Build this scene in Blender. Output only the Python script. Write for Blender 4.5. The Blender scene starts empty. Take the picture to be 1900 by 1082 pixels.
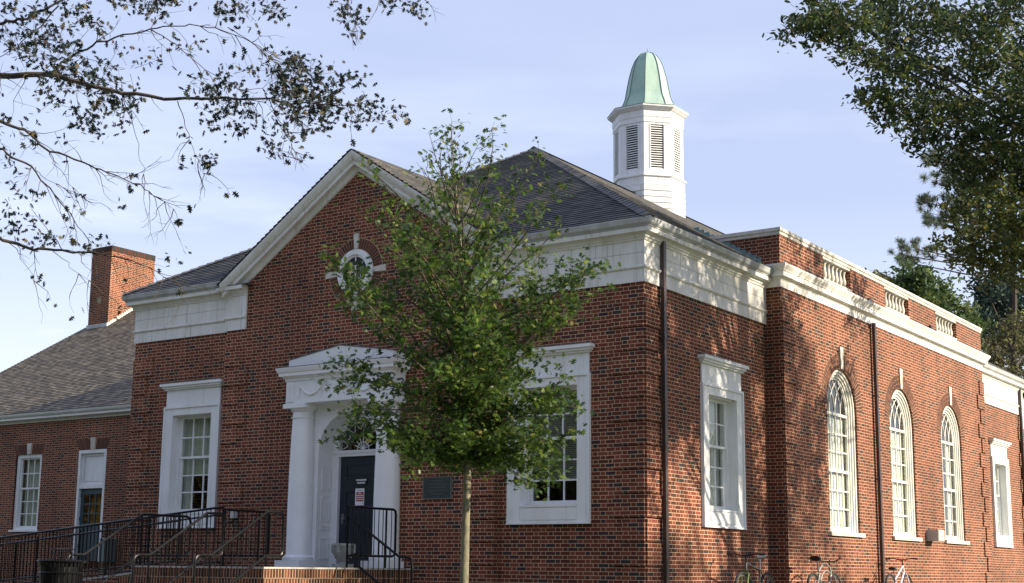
import bpy, math, random
import numpy as np
from mathutils import Vector, Matrix
sc = bpy.context.scene
col = sc.collection
rad = math.radians
# ------------------------------------------------------------------ camera
YAW, PITCH, ROLL = -0.604035425, 0.174809982, 0.0104022972
CX, CY, FPX, PPY = 11.3866727, -20.4871222, 2565.06397, 603.609732
_f = np.array([math.sin(YAW)*math.cos(PITCH), math.cos(YAW)*math.cos(PITCH), math.sin(PITCH)])
_r0 = np.array([math.cos(YAW), -math.sin(YAW), 0.0])
_u0 = np.cross(_r0, _f)
_r = math.cos(ROLL)*_r0 + math.sin(ROLL)*_u0
_u = -math.sin(ROLL)*_r0 + math.cos(ROLL)*_u0
cam = bpy.data.cameras.new('camera'); camo = bpy.data.objects.new('camera', cam); col.objects.link(camo)
M = Matrix.Identity(4)
for i in range(3):
    M[i][0], M[i][1], M[i][2] = _r[i], _u[i], -_f[i]
M[0][3], M[1][3], M[2][3] = CX, CY, 0.0
camo.matrix_world = M
cam.sensor_width = 36.0; cam.lens = FPX/1900*36; cam.shift_y = (PPY-541)/1900
cam.clip_start = 0.1; cam.clip_end = 5000
sc.camera = camo
# ------------------------------------------------------------------ sun, sky, exposure
SUN_AZ, SUN_EL = rad(18), rad(23)      # azimuth measured from +X towards +Y
sdir = Vector((math.cos(SUN_EL)*math.cos(SUN_AZ), math.cos(SUN_EL)*math.sin(SUN_AZ), math.sin(SUN_EL)))
sun = bpy.data.lights.new('sun', 'SUN'); suno = bpy.data.objects.new('sun', sun); col.objects.link(suno)
sun.energy = 5.0; sun.angle = rad(0.55); sun.color = (1.0, 0.87, 0.68)
suno.rotation_euler = sdir.to_track_quat('Z', 'Y').to_euler(); suno.location = (30, 10, 30)
world = bpy.data.worlds.new('World'); sc.world = world; world.use_nodes = True
wn, wl = world.node_tree.nodes, world.node_tree.links
wn.clear()
sky = wn.new('ShaderNodeTexSky'); sky.sky_type = 'NISHITA'; sky.sun_disc = False
sky.sun_elevation = SUN_EL; sky.sun_rotation = math.pi/2 - SUN_AZ
sky.air_density = 1.0; sky.dust_density = 1.5; sky.ozone_density = 1.5
tc = wn.new('ShaderNodeTexCoord')
mp = wn.new('ShaderNodeMapping'); mp.inputs['Scale'].default_value = (1.2, 1.2, 6.5); mp.inputs['Location'].default_value = (0.3, 0.1, 0.35)
nz = wn.new('ShaderNodeTexNoise'); nz.inputs['Scale'].default_value = 2.2; nz.inputs['Detail'].default_value = 7; nz.inputs['Roughness'].default_value = 0.55
rp = wn.new('ShaderNodeValToRGB'); rp.color_ramp.elements[0].position = 0.43; rp.color_ramp.elements[1].position = 0.68
rp.color_ramp.elements[0].color = (0, 0, 0, 1); rp.color_ramp.elements[1].color = (0.85, 0.85, 0.85, 1)
sep = wn.new('ShaderNodeSeparateXYZ')
el = wn.new('ShaderNodeMapRange'); el.inputs['From Min'].default_value = 0.12; el.inputs['From Max'].default_value = 0.40
el.inputs['To Min'].default_value = 0.95; el.inputs['To Max'].default_value = 0.0
ml = wn.new('ShaderNodeMath'); ml.operation = 'MULTIPLY'
veil = wn.new('ShaderNodeMix'); veil.data_type = 'RGBA'; veil.inputs['Factor'].default_value = 0.62
veil.inputs['B'].default_value = (5.4, 6.1, 8.6, 1)       # thin high haze
cl = wn.new('ShaderNodeMix'); cl.data_type = 'RGBA'; cl.inputs['B'].default_value = (8.4, 8.8, 9.5, 1)
bg = wn.new('ShaderNodeBackground'); bg.inputs['Strength'].default_value = 0.079
wo = wn.new('ShaderNodeOutputWorld')
wl.new(tc.outputs['Generated'], mp.inputs['Vector']); wl.new(mp.outputs['Vector'], nz.inputs['Vector'])
wl.new(nz.outputs['Fac'], rp.inputs['Fac']); wl.new(tc.outputs['Generated'], sep.inputs['Vector'])
wl.new(sep.outputs['Z'], el.inputs['Value']); wl.new(rp.outputs['Color'], ml.inputs[0]); wl.new(el.outputs['Result'], ml.inputs[1])
wl.new(sky.outputs['Color'], veil.inputs['A']); wl.new(veil.outputs['Result'], cl.inputs['A'])
hz = wn.new('ShaderNodeMapRange'); hz.inputs['From Min'].default_value = 0.02; hz.inputs['From Max'].default_value = 0.26; hz.inputs['To Min'].default_value = 0.8; hz.inputs['To Max'].default_value = 0.0
mxm = wn.new('ShaderNodeMath'); mxm.operation = 'MAXIMUM'; wl.new(sep.outputs['Z'], hz.inputs['Value']); wl.new(hz.outputs['Result'], mxm.inputs[0]); wl.new(ml.outputs['Value'], mxm.inputs[1])
wl.new(mxm.outputs['Value'], cl.inputs['Factor']); wl.new(cl.outputs['Result'], bg.inputs['Color']); wl.new(bg.outputs['Background'], wo.inputs['Surface'])
sc.view_settings.view_transform = 'Standard'; sc.view_settings.look = 'None'
sc.view_settings.exposure = 0.90; sc.view_settings.gamma = 1.0
sc.cycles.max_bounces = 6; sc.cycles.transparent_max_bounces = 10

GZ = -0.72                                   # ground level beside the building
def ray(px, py):
    return _f + _r*(px-950)/FPX - _u*(py-PPY)/FPX
def at(px, py, D):                           # point on the line of sight at depth D
    d = ray(px, py); return Vector((CX+d[0]*D, CY+d[1]*D, d[2]*D))
def at_y(px, py, Y):
    d = ray(px, py); t = (Y-CY)/d[1]; return Vector((CX+d[0]*t, Y, d[2]*t))

# ------------------------------------------------------------------ mesh helpers
ORG = {}
class MB:
    def __init__(s, T=None): s.v = []; s.f = []; s.T = T; s.tint = []
    def pt(s, p):
        if s.T: p = s.T(*p)
        s.v.append((float(p[0]), float(p[1]), float(p[2]))); return len(s.v)-1
    def face(s, pts, tint=None):
        s.f.append([s.pt(p) for p in pts])
        if tint is not None: s.tint += [tint]*(len(s.f)-len(s.tint))
        return s
    def box(s, x0, x1, y0, y1, z0, z1, tint=None):
        i = [s.pt(p) for p in ((x0,y0,z0),(x1,y0,z0),(x1,y1,z0),(x0,y1,z0),(x0,y0,z1),(x1,y0,z1),(x1,y1,z1),(x0,y1,z1))]
        for q in ((0,3,2,1),(4,5,6,7),(0,1,5,4),(1,2,6,5),(2,3,7,6),(3,0,4,7)): s.f.append([i[k] for k in q])
        if tint is not None: s.tint += [tint]*6
        return s
    def prism(s, poly, d0, d1, tint=None):     # poly of (u,z), extruded along second coordinate
        n = len(poly)
        a = [s.pt((u, d0, z)) for u, z in poly]; b = [s.pt((u, d1, z)) for u, z in poly]
        s.f.append(a[::-1]); s.f.append(b)
        for k in range(n): s.f.append([a[k], a[(k+1)%n], b[(k+1)%n], b[k]])
        if tint is not None: s.tint += [tint]*(n+2)
        return s
    def tube(s, pts, r, n=8, closed=False, cap=True):
        pts = [Vector(p) for p in pts]; N = len(pts)
        rs = r if hasattr(r, '__len__') else [r]*N
        rings = []; prev = None
        for k in range(N):
            if closed: t = pts[(k+1)%N]-pts[k-1]
            else: t = pts[min(k+1, N-1)]-pts[max(k-1, 0)]
            if t.length < 1e-9: t = Vector((0,0,1))
            t.normalize()
            if prev is None:
                a = Vector((0,0,1)) if abs(t.z) < .9 else Vector((1,0,0))
                x = t.cross(a).normalized()
            else:
                x = prev - t*prev.dot(t)
                x = x.normalized() if x.length > 1e-6 else t.orthogonal().normalized()
            prev = x; y = t.cross(x)
            rings.append([s.pt(pts[k]+x*(rs[k]*math.cos(2*math.pi*j/n))+y*(rs[k]*math.sin(2*math.pi*j/n))) for j in range(n)])
        for k in range(N if closed else N-1):
            a, b = rings[k], rings[(k+1)%N]
            for j in range(n): s.f.append([a[j], a[(j+1)%n], b[(j+1)%n], b[j]])
        if cap and not closed: s.f.append(rings[0][::-1]); s.f.append(rings[-1])
        return s
    def lathe(s, c, prof, n=24):              # prof of (r,z)
        rings = [[s.pt((c[0]+r*math.cos(2*math.pi*j/n), c[1]+r*math.sin(2*math.pi*j/n), c[2]+z)) for j in range(n)] for r, z in prof]
        for a, b in zip(rings, rings[1:]):
            for j in range(n): s.f.append([a[j], a[(j+1)%n], b[(j+1)%n], b[j]])
        s.f.append(rings[0][::-1]); s.f.append(rings[-1]); return s
    def sweep(s, path, prof, back=0.0):       # path of (x,y) going round with outside on the right; prof of (out,z)
        P = [Vector((p[0], p[1])) for p in path]; N = len(P); rings = []
        prof = [(back, prof[0][1])] + list(prof) + [(back, prof[-1][1])]
        for k in range(N):
            ns = []
            if k > 0: d = (P[k]-P[k-1]).normalized(); ns.append(Vector((d.y, -d.x)))
            if k < N-1: d = (P[k+1]-P[k]).normalized(); ns.append(Vector((d.y, -d.x)))
            m = ns[0] if len(ns) == 1 else (ns[0]+ns[1])/(1+ns[0].dot(ns[1]))
            rings.append([s.pt((P[k].x+m.x*o, P[k].y+m.y*o, z)) for o, z in prof])
        n = len(prof)
        for a, b in zip(rings, rings[1:]):
            for j in range(n-1): s.f.append([a[j], b[j], b[j+1], a[j+1]])
        s.f.append(rings[0]); s.f.append(rings[-1][::-1]); return s
    def build(s, name, m, parent=None, smooth=False, org=None):
        o = Vector(ORG[parent]) if parent is not None else Vector(org or (0,0,0))
        me = bpy.data.meshes.new(name)
        me.from_pydata([(a-o.x, b-o.y, c-o.z) for a, b, c in s.v], [], s.f)
        if s.tint and len(s.tint) == len(s.f):
            at_ = me.attributes.new('tint', 'FLOAT', 'FACE'); at_.data.foreach_set('value', s.tint)
        me.materials.append(m)
        if smooth:
            me.polygons.foreach_set('use_smooth', [True]*len(me.polygons))
            try: me.set_sharp_from_angle(angle=rad(38))
            except Exception: pass
        me.validate(); me.update()
        ob = bpy.data.objects.new(name, me); col.objects.link(ob)
        if parent is not None: ob.parent = parent
        else: ob.location = o
        ORG[ob] = tuple(o); return ob
def tag(o, label=None, cat=None, group=None, kind=None):
    for k, v in (('label', label), ('category', cat), ('group', group), ('kind', kind)):
        if v: o[k] = v
    return o
def thing(name, loc, label, cat, group=None):
    o = bpy.data.objects.new(name, None); col.objects.link(o); o.location = loc; o.empty_display_size = .3
    ORG[o] = tuple(loc); return tag(o, label, cat, group)

# ------------------------------------------------------------------ materials
def mat(name, color=(.5,.5,.5), rough=.6, metal=0.0, noise=0.0, nscale=6.0, bump=0.0, bscale=60.0, spec=None, color2=None, stretch=None, streak=0):
    m = bpy.data.materials.new(name); m.use_nodes = True
    N, L = m.node_tree.nodes, m.node_tree.links; b = N['Principled BSDF']
    b.inputs['Base Color'].default_value = (*color, 1); b.inputs['Roughness'].default_value = rough; b.inputs['Metallic'].default_value = metal
    if spec is not None: b.inputs['Specular IOR Level'].default_value = spec
    if noise or color2 or bump:
        g = N.new('ShaderNodeNewGeometry'); mpn = N.new('ShaderNodeMapping'); L.new(g.outputs['Position'], mpn.inputs['Vector'])
        if stretch: mpn.inputs['Scale'].default_value = stretch
    if noise or color2:
        t = N.new('ShaderNodeTexNoise'); t.inputs['Scale'].default_value = nscale; t.inputs['Detail'].default_value = 8; t.inputs['Roughness'].default_value = .65
        L.new(mpn.outputs['Vector'], t.inputs['Vector'])
        mx = N.new('ShaderNodeMix'); mx.data_type = 'RGBA'
        c2 = color2 or tuple(c*(1-noise) for c in color)
        mx.inputs['A'].default_value = (*color, 1); mx.inputs['B'].default_value = (*c2, 1)
        mr = N.new('ShaderNodeMapRange'); mr.inputs['From Min'].default_value = .38; mr.inputs['From Max'].default_value = .72
        L.new(t.outputs['Fac'], mr.inputs['Value']); L.new(mr.outputs['Result'], mx.inputs['Factor']); L.new(mx.outputs['Result'], b.inputs['Base Color'])
        if streak:
            m2 = N.new('ShaderNodeMapping'); m2.inputs['Scale'].default_value = (9, 9, .5); L.new(g.outputs['Position'], m2.inputs['Vector'])
            t3 = N.new('ShaderNodeTexNoise'); t3.inputs['Scale'].default_value = 1.3; t3.inputs['Detail'].default_value = 9; t3.inputs['Roughness'].default_value = .7; L.new(m2.outputs[0], t3.inputs['Vector'])
            r3 = N.new('ShaderNodeMapRange'); r3.inputs['From Min'].default_value = .54; r3.inputs['From Max'].default_value = .74; r3.inputs['To Max'].default_value = streak; L.new(t3.outputs['Fac'], r3.inputs['Value'])
            mx2 = N.new('ShaderNodeMix'); mx2.data_type = 'RGBA'; L.new(r3.outputs['Result'], mx2.inputs['Factor']); L.new(mx.outputs['Result'], mx2.inputs['A']); mx2.inputs['B'].default_value = (.26,.24,.19,1); L.new(mx2.outputs['Result'], b.inputs['Base Color'])
    if bump:
        t2 = N.new('ShaderNodeTexNoise'); t2.inputs['Scale'].default_value = bscale; t2.inputs['Detail'].default_value = 4
        L.new(mpn.outputs['Vector'], t2.inputs['Vector'])
        bp = N.new('ShaderNodeBump'); bp.inputs['Strength'].default_value = bump; bp.inputs['Distance'].default_value = .02
        L.new(t2.outputs['Fac'], bp.inputs['Height']); L.new(bp.outputs['Normal'], b.inputs['Normal'])
    return m
class NT:
    def __init__(s, m): s.N, s.L = m.node_tree.nodes, m.node_tree.links
    def m(s, op, a, b=None, c=None):
        n = s.N.new('ShaderNodeMath'); n.operation = op
        for k, v in enumerate((a, b, c)):
            if v is None: continue
            if isinstance(v, (int, float)): n.inputs[k].default_value = v
            else: s.L.new(v, n.inputs[k])
        return n.outputs[0]
def ramp(nt, fac, stops, constant=False):
    r = nt.N.new('ShaderNodeValToRGB'); cr = r.color_ramp
    if constant: cr.interpolation = 'CONSTANT'
    while len(cr.elements) < len(stops): cr.elements.new(.5)
    for e, (p, c) in zip(cr.elements, stops): e.position = p; e.color = (*c, 1)
    nt.L.new(fac, r.inputs['Fac']); return r.outputs['Color']
REDS = [(0, (.034,.025,.027)), (.08, (.046,.026,.025)), (.14, (.078,.022,.015)), (.3, (.104,.0235,.014)), (.6, (.140,.033,.019)), (.85, (.190,.050,.029)), (1, (.128,.030,.017))]
MORTAR = (.52, .385, .24)
def brick_mat(name, course=.06773, z0=4.515, period=.3048, split=2/3, offset=.5, reds=REDS, joint=.0046):
    m = bpy.data.materials.new(name); m.use_nodes = True; nt = NT(m); N, L = nt.N, nt.L; b = N['Principled BSDF']
    g = N.new('ShaderNodeNewGeometry')
    sp = N.new('ShaderNodeSeparateXYZ'); L.new(g.outputs['Position'], sp.inputs[0])
    sn = N.new('ShaderNodeSeparateXYZ'); L.new(g.outputs['True Normal'], sn.inputs[0])
    isx = nt.m('GREATER_THAN', nt.m('ABSOLUTE', sn.outputs[0]), .7)
    isz = nt.m('GREATER_THAN', nt.m('ABSOLUTE', sn.outputs[2]), .7)
    u = nt.m('ADD', nt.m('MULTIPLY', sp.outputs[1], isx), nt.m('MULTIPLY', sp.outputs[0], nt.m('SUBTRACT', 1, isx)))
    v = nt.m('ADD', nt.m('MULTIPLY', sp.outputs[1], isz), nt.m('MULTIPLY', sp.outputs[2], nt.m('SUBTRACT', 1, isz)))
    vv = nt.m('DIVIDE', nt.m('SUBTRACT', v, z0), course); row = nt.m('FLOOR', vv); fv = nt.m('SUBTRACT', vv, row)
    half = nt.m('FRACT', nt.m('MULTIPLY', row, .5))
    wn1 = N.new('ShaderNodeTexWhiteNoise'); wn1.noise_dimensions = '1D'; L.new(row, wn1.inputs['W'])
    uu = nt.m('ADD', nt.m('DIVIDE', u, period), nt.m('ADD', nt.m('MULTIPLY', half, 2*offset), nt.m('MULTIPLY', wn1.outputs['Value'], .05)))
    cell = nt.m('FLOOR', uu); t = nt.m('SUBTRACT', uu, cell)
    hd = nt.m('GREATER_THAN', t, split)
    du = nt.m('MINIMUM', nt.m('MINIMUM', t, nt.m('SUBTRACT', 1, t)), nt.m('ABSOLUTE', nt.m('SUBTRACT', t, split))) if split < 1 else nt.m('MINIMUM', t, nt.m('SUBTRACT', 1, t))
    du = nt.m('MULTIPLY', du, period); dv = nt.m('MULTIPLY', nt.m('MINIMUM', fv, nt.m('SUBTRACT', 1, fv)), course)
    jit = N.new('ShaderNodeTexNoise'); jit.inputs['Scale'].default_value = 22; L.new(g.outputs['Position'], jit.inputs['Vector'])
    dd = nt.m('ADD', nt.m('MINIMUM', du, dv), nt.m('MULTIPLY', nt.m('SUBTRACT', jit.outputs['Fac'], .5), .004))
    mr = N.new('ShaderNodeMapRange'); mr.interpolation_type = 'SMOOTHSTEP'; L.new(dd, mr.inputs['Value'])
    mr.inputs['From Min'].default_value = joint-.0015; mr.inputs['From Max'].default_value = joint+.0015
    cx = N.new('ShaderNodeCombineXYZ'); L.new(nt.m('ADD', nt.m('MULTIPLY', cell, 2), hd), cx.inputs[0]); L.new(row, cx.inputs[1]); L.new(isx, cx.inputs[2])
    w = N.new('ShaderNodeTexWhiteNoise'); w.noise_dimensions = '3D'; L.new(cx.outputs[0], w.inputs['Vector'])
    c = ramp(nt, w.outputs['Value'], reds)
    big = N.new('ShaderNodeTexNoise'); big.inputs['Scale'].default_value = .55; big.inputs['Detail'].default_value = 6; L.new(g.outputs['Position'], big.inputs['Vector'])
    fine = N.new('ShaderNodeTexNoise'); fine.inputs['Scale'].default_value = 45; fine.inputs['Detail'].default_value = 5; L.new(g.outputs['Position'], fine.inputs['Vector'])
    smp = N.new('ShaderNodeMapping'); smp.inputs['Scale'].default_value = (2.2, 2.2, .22); L.new(g.outputs['Position'], smp.inputs['Vector'])
    st = N.new('ShaderNodeTexNoise'); st.inputs['Scale'].default_value = 1.6; st.inputs['Detail'].default_value = 7; L.new(smp.outputs[0], st.inputs['Vector'])
    k = nt.m('ADD', -.08, nt.m('ADD', nt.m('ADD', nt.m('MULTIPLY', big.outputs['Fac'], 1.15), nt.m('MULTIPLY', st.outputs['Fac'], .55)), nt.m('MULTIPLY', fine.outputs['Fac'], .5)))
    vm = N.new('ShaderNodeVectorMath'); vm.operation = 'SCALE'; L.new(c, vm.inputs[0]); L.new(k, vm.inputs['Scale'])
    mm = N.new('ShaderNodeVectorMath'); mm.operation = 'SCALE'; mm.inputs[0].default_value = MORTAR; L.new(k, mm.inputs['Scale'])
    mx = N.new('ShaderNodeMix'); mx.data_type = 'RGBA'; L.new(mr.outputs['Result'], mx.inputs['Factor']); L.new(mm.outputs[0], mx.inputs['A']); L.new(vm.outputs[0], mx.inputs['B'])
    L.new(mx.outputs['Result'], b.inputs['Base Color']); b.inputs['Roughness'].default_value = .85; b.inputs['Specular IOR Level'].default_value = .25
    bp = N.new('ShaderNodeBump'); bp.inputs['Strength'].default_value = .5; bp.inputs['Distance'].default_value = .008
    L.new(nt.m('ADD', mr.outputs['Result'], nt.m('MULTIPLY', fine.outputs['Fac'], .35)), bp.inputs['Height']); L.new(bp.outputs['Normal'], b.inputs['Normal'])
    return m
def tint_mat(name, stops, rough=.8, trans=0.0, spec=.3, noise=0.0):
    m = bpy.data.materials.new(name); m.use_nodes = True; nt = NT(m); N, L = nt.N, nt.L; b = N['Principled BSDF']
    a = N.new('ShaderNodeAttribute'); a.attribute_name = 'tint'
    c = ramp(nt, a.outputs['Fac'], stops)
    L.new(c, b.inputs['Base Color']); b.inputs['Roughness'].default_value = rough; b.inputs['Specular IOR Level'].default_value = spec
    if trans:
        tr = N.new('ShaderNodeBsdfTranslucent'); mxs = N.new('ShaderNodeMixShader'); mxs.inputs[0].default_value = trans
        hs = N.new('ShaderNodeHueSaturation'); hs.inputs['Value'].default_value = 1.5; hs.inputs['Hue'].default_value = .485; L.new(c, hs.inputs['Color'])
        L.new(hs.outputs['Color'], tr.inputs['Color']); L.new(b.outputs[0], mxs.inputs[1]); L.new(tr.outputs[0], mxs.inputs[2])
        L.new(mxs.outputs[0], N['Material Output'].inputs['Surface'])
    return m
def roof_mat(name, z0, dz, stops, tilew=.24):
    m = bpy.data.materials.new(name); m.use_nodes = True; nt = NT(m); N, L = nt.N, nt.L; b = N['Principled BSDF']
    g = N.new('ShaderNodeNewGeometry'); sp = N.new('ShaderNodeSeparateXYZ'); L.new(g.outputs['Position'], sp.inputs[0])
    sn = N.new('ShaderNodeSeparateXYZ'); L.new(g.outputs['True Normal'], sn.inputs[0])
    isx = nt.m('GREATER_THAN', nt.m('ABSOLUTE', sn.outputs[0]), nt.m('ABSOLUTE', sn.outputs[1]))
    u = nt.m('ADD', nt.m('MULTIPLY', sp.outputs[1], isx), nt.m('MULTIPLY', sp.outputs[0], nt.m('SUBTRACT', 1, isx)))
    row = nt.m('FLOOR', nt.m('DIVIDE', nt.m('SUBTRACT', sp.outputs[2], z0+.012), dz))
    w1 = N.new('ShaderNodeTexWhiteNoise'); w1.noise_dimensions = '1D'; L.new(row, w1.inputs['W'])
    uu = nt.m('ADD', nt.m('DIVIDE', u, tilew), nt.m('MULTIPLY', w1.outputs['Value'], 3.0)); cell = nt.m('FLOOR', uu); t = nt.m('SUBTRACT', uu, cell)
    cx = N.new('ShaderNodeCombineXYZ'); L.new(cell, cx.inputs[0]); L.new(row, cx.inputs[1])
    w = N.new('ShaderNodeTexWhiteNoise'); L.new(cx.outputs[0], w.inputs['Vector'])
    big = N.new('ShaderNodeTexNoise'); big.inputs['Scale'].default_value = 1.3; big.inputs['Detail'].default_value = 6; L.new(g.outputs['Position'], big.inputs['Vector'])
    c = ramp(nt, nt.m('ADD', nt.m('MULTIPLY', w.outputs['Value'], .75), nt.m('MULTIPLY', big.outputs['Fac'], .3)), stops)
    e = nt.m('MULTIPLY', nt.m('MINIMUM', t, nt.m('SUBTRACT', 1, t)), tilew)
    gap = nt.m('GREATER_THAN', e, .004)
    L.new(c, b.inputs['Base Color']); b.inputs['Roughness'].default_value = .75
    bp = N.new('ShaderNodeBump'); bp.inputs['Strength'].default_value = .8; bp.inputs['Distance'].default_value = .012
    L.new(nt.m('ADD', gap, nt.m('MULTIPLY', w.outputs['Value'], .5)), bp.inputs['Height']); L.new(bp.outputs['Normal'], b.inputs['Normal'])
    return m
def glass_mat(name, tintc=(.93,.96,.95), refl=.05):
    m = bpy.data.materials.new(name); m.use_nodes = True; nt = NT(m); N, L = nt.N, nt.L; N.remove(N['Principled BSDF'])
    tr = N.new('ShaderNodeBsdfTransparent'); tr.inputs[0].default_value = (*tintc, 1)
    gl = N.new('ShaderNodeBsdfGlossy'); gl.inputs['Roughness'].default_value = .02
    g = N.new('ShaderNodeNewGeometry'); no = N.new('ShaderNodeTexNoise'); no.inputs['Scale'].default_value = 1.8; L.new(g.outputs['Position'], no.inputs['Vector'])
    bp = N.new('ShaderNodeBump'); bp.inputs['Strength'].default_value = .25; bp.inputs['Distance'].default_value = .05; L.new(no.outputs['Fac'], bp.inputs['Height']); L.new(bp.outputs['Normal'], gl.inputs['Normal'])
    dt = N.new('ShaderNodeVectorMath'); dt.operation = 'DOT_PRODUCT'; L.new(g.outputs['Normal'], dt.inputs[0]); L.new(g.outputs['Incoming'], dt.inputs[1])
    sch = nt.m('MULTIPLY', nt.m('POWER', nt.m('SUBTRACT', 1.0, nt.m('ABSOLUTE', dt.outputs['Value'])), 5.0), .96)
    mx = N.new('ShaderNodeMixShader'); L.new(nt.m('MINIMUM', nt.m('ADD', sch, refl), 1.0), mx.inputs[0])
    L.new(tr.outputs[0], mx.inputs[1]); L.new(gl.outputs[0], mx.inputs[2]); L.new(mx.outputs[0], N['Material Output'].inputs['Surface']); return m

BRICK = brick_mat('brick_flemish')
ROWLOCK = brick_mat('brick_rowlock', course=.18, z0=0.0, period=.0677, split=1.1, offset=.0, joint=.004,
    reds=[(0, (.022,.015,.015)), (.2, (.05,.018,.011)), (.6, (.092,.030,.014)), (1, (.135,.046,.019))])
BUNIT = tint_mat('brick_unit', [(p, (c[0]*.8, c[1]+.010, c[2]+.009)) for p, c in REDS], rough=.9)
MORT = mat('mortar', MORTAR, .9, noise=.3, nscale=20)
WHITE = mat('white_paint', (.78,.785,.78), .5, color2=(.68,.68,.65), nscale=2.6, bump=.12, bscale=35, stretch=(1,1,.5), streak=.45)
WHITES = mat('white_trim_weathered', (.75,.74,.70), .6, color2=(.60,.575,.50), nscale=1.7, bump=.15, bscale=30, stretch=(1,1,.35), streak=.7)
COLW = mat('white_column_paint', (.77,.775,.77), .42, noise=.08, nscale=3)
STONE = mat('limestone_trim', (.62,.59,.52), .8, color2=(.42,.39,.33), nscale=4, bump=.2, bscale=50)
GUT = mat('gutter_metal', (.50,.52,.53), .5, color2=(.33,.33,.31), nscale=3, stretch=(1,1,.4))
LEAD = mat('lead_capping', (.13,.13,.135), .6, noise=.3)
SPOUT = mat('downspout_brown_metal', (.055,.036,.030), .42, noise=.35, nscale=5)
COPPER = mat('copper_patina', (.36,.49,.41), .65, color2=(.22,.35,.32), nscale=3.6, bump=.1, bscale=20, stretch=(1,1,.3), streak=.35)
COPFL = mat('copper_flashing', (.17,.30,.30), .6, color2=(.10,.17,.18), nscale=8)
SEAM = mat('copper_seam', (.10,.17,.15), .6)
BLK = mat('black_metal', (.006,.006,.007), .30, noise=.3, nscale=10, spec=.14)
GLASS = glass_mat('window_glass')
GLASSD = glass_mat('door_glass', (.85,.82,.7), .10)
GLASSF = glass_mat('fanlight_glass', (.6,.55,.5), .1)
CURT = mat('curtain_fabric', (.60,.60,.47), .9, noise=.3, nscale=9, stretch=(3,3,.15))
BLIND = mat('window_blind', (.70,.69,.62), .7, noise=.1)
SHUT = mat('interior_shutter', (.86,.81,.69), .6, noise=.1)
DBLIND = mat('dark_blind', (.36,.36,.32), .6)
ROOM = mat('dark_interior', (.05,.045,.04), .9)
NAVY = mat('navy_door_paint', (.012,.020,.032), .35, noise=.3, nscale=6)
TEAL = mat('slate_green_door_paint', (.035,.065,.08), .4, noise=.2)
CONC = mat('concrete', (.42,.40,.37), .9, color2=(.28,.27,.25), nscale=5, bump=.2)
BRONZE = mat('bronze_plaque', (.030,.042,.040), .45, metal=.3, color2=(.05,.075,.065), nscale=14, bump=.2)
BRONZE_E = mat('bronze_edge', (.16,.17,.15), .5, metal=.4)
GREYBOX = mat('grey_box', (.46,.45,.43), .6, noise=.15)
URN = mat('urn_stone', (.34,.34,.30), .9, color2=(.20,.21,.19), nscale=9, bump=.4, bscale=40)
BARKL = mat('young_bark', (.215,.195,.125), .9, color2=(.085,.08,.055), nscale=9, bump=.5, bscale=30, stretch=(1,1,.6))
BARKT = mat('twig_bark', (.075,.06,.042), .9, noise=.3)
BARKD = mat('dark_bark', (.06,.05,.04), .95, noise=.4, nscale=8, bump=.6, bscale=14, stretch=(1,1,.3))
GRASS = mat('grass_ground', (.055,.085,.025), .95, color2=(.11,.09,.045), nscale=1.5, bump=.5, bscale=40)
SIGNW = mat('white_paper', (.75,.76,.78), .6)
SIGNR = mat('red_print', (.40,.035,.025), .6)
SIGNK = mat('black_plastic', (.012,.012,.012), .4)
SIGNG = mat('grey_print', (.30,.31,.34), .6)
SLATE = roof_mat('slate_roof', 6.0, .0727, [(0, (.052,.055,.062)), (.35, (.084,.087,.095)), (.7, (.120,.120,.123)), (1, (.185,.172,.155))])
SHING = roof_mat('wing_shingles', 4.64, .0727, [(0, (.055,.047,.038)), (.4, (.120,.100,.076)), (.75, (.19,.16,.12)), (1, (.29,.24,.17))], tilew=.2)
WSHING = roof_mat('white_shingles', 9.088, .163, [(0, (.52,.52,.51)), (.5, (.68,.68,.67)), (1, (.77,.77,.76))], tilew=.3)
LEAFY = tint_mat('young_oak_leaf', [(0, (.020,.044,.012)), (.4, (.048,.098,.018)), (.75, (.100,.165,.026)), (.92, (.170,.225,.04)), (1, (.23,.22,.07))], rough=.45, trans=.46, spec=.4)
LEAFO = tint_mat('dark_oak_leaf', [(0, (.018,.038,.018)), (.5, (.050,.084,.028)), (.85, (.110,.135,.034)), (1, (.17,.155,.04))], rough=.45, trans=.38, spec=.45)
LEAFL = tint_mat('autumn_oak_leaf', [(0, (.012,.022,.020)), (.6, (.022,.032,.026)), (.9, (.036,.036,.026)), (.96, (.075,.045,.025)), (1, (.11,.09,.03))], rough=.6, trans=.12, spec=.2)
LEAFB = tint_mat('far_tree_leaf', [(0, (0.031,0.060,0.024)), (.5, (0.068,0.119,0.037)), (.85, (0.128,0.170,0.051)), (1, (0.204,0.204,0.076))], rough=.6, trans=.25)
LEAFT = tint_mat('teal_conifer_leaf', [(0, (0.016,0.036,0.034)), (.6, (0.034,0.065,0.057)), (1, (0.065,0.098,0.072))], rough=.6, trans=.15)
LEAFV = tint_mat('olive_brush_leaf', [(0, (0.065,0.058,0.039)), (.5, (0.111,0.111,0.052)), (.85, (0.156,0.169,0.052)), (1, (0.208,0.247,0.065))], rough=.6, trans=.25)
LEAFW = tint_mat('woods_leaf', [(0, (.015,.022,.010)), (.6, (.035,.042,.018)), (.9, (.08,.07,.022)), (1, (.14,.10,.025))], rough=.7)
NEED = tint_mat('pine_needle', [(0, (.060,.095,.070)), (.6, (.105,.140,.095)), (1, (.18,.19,.10))], rough=.6, trans=.3)

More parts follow.
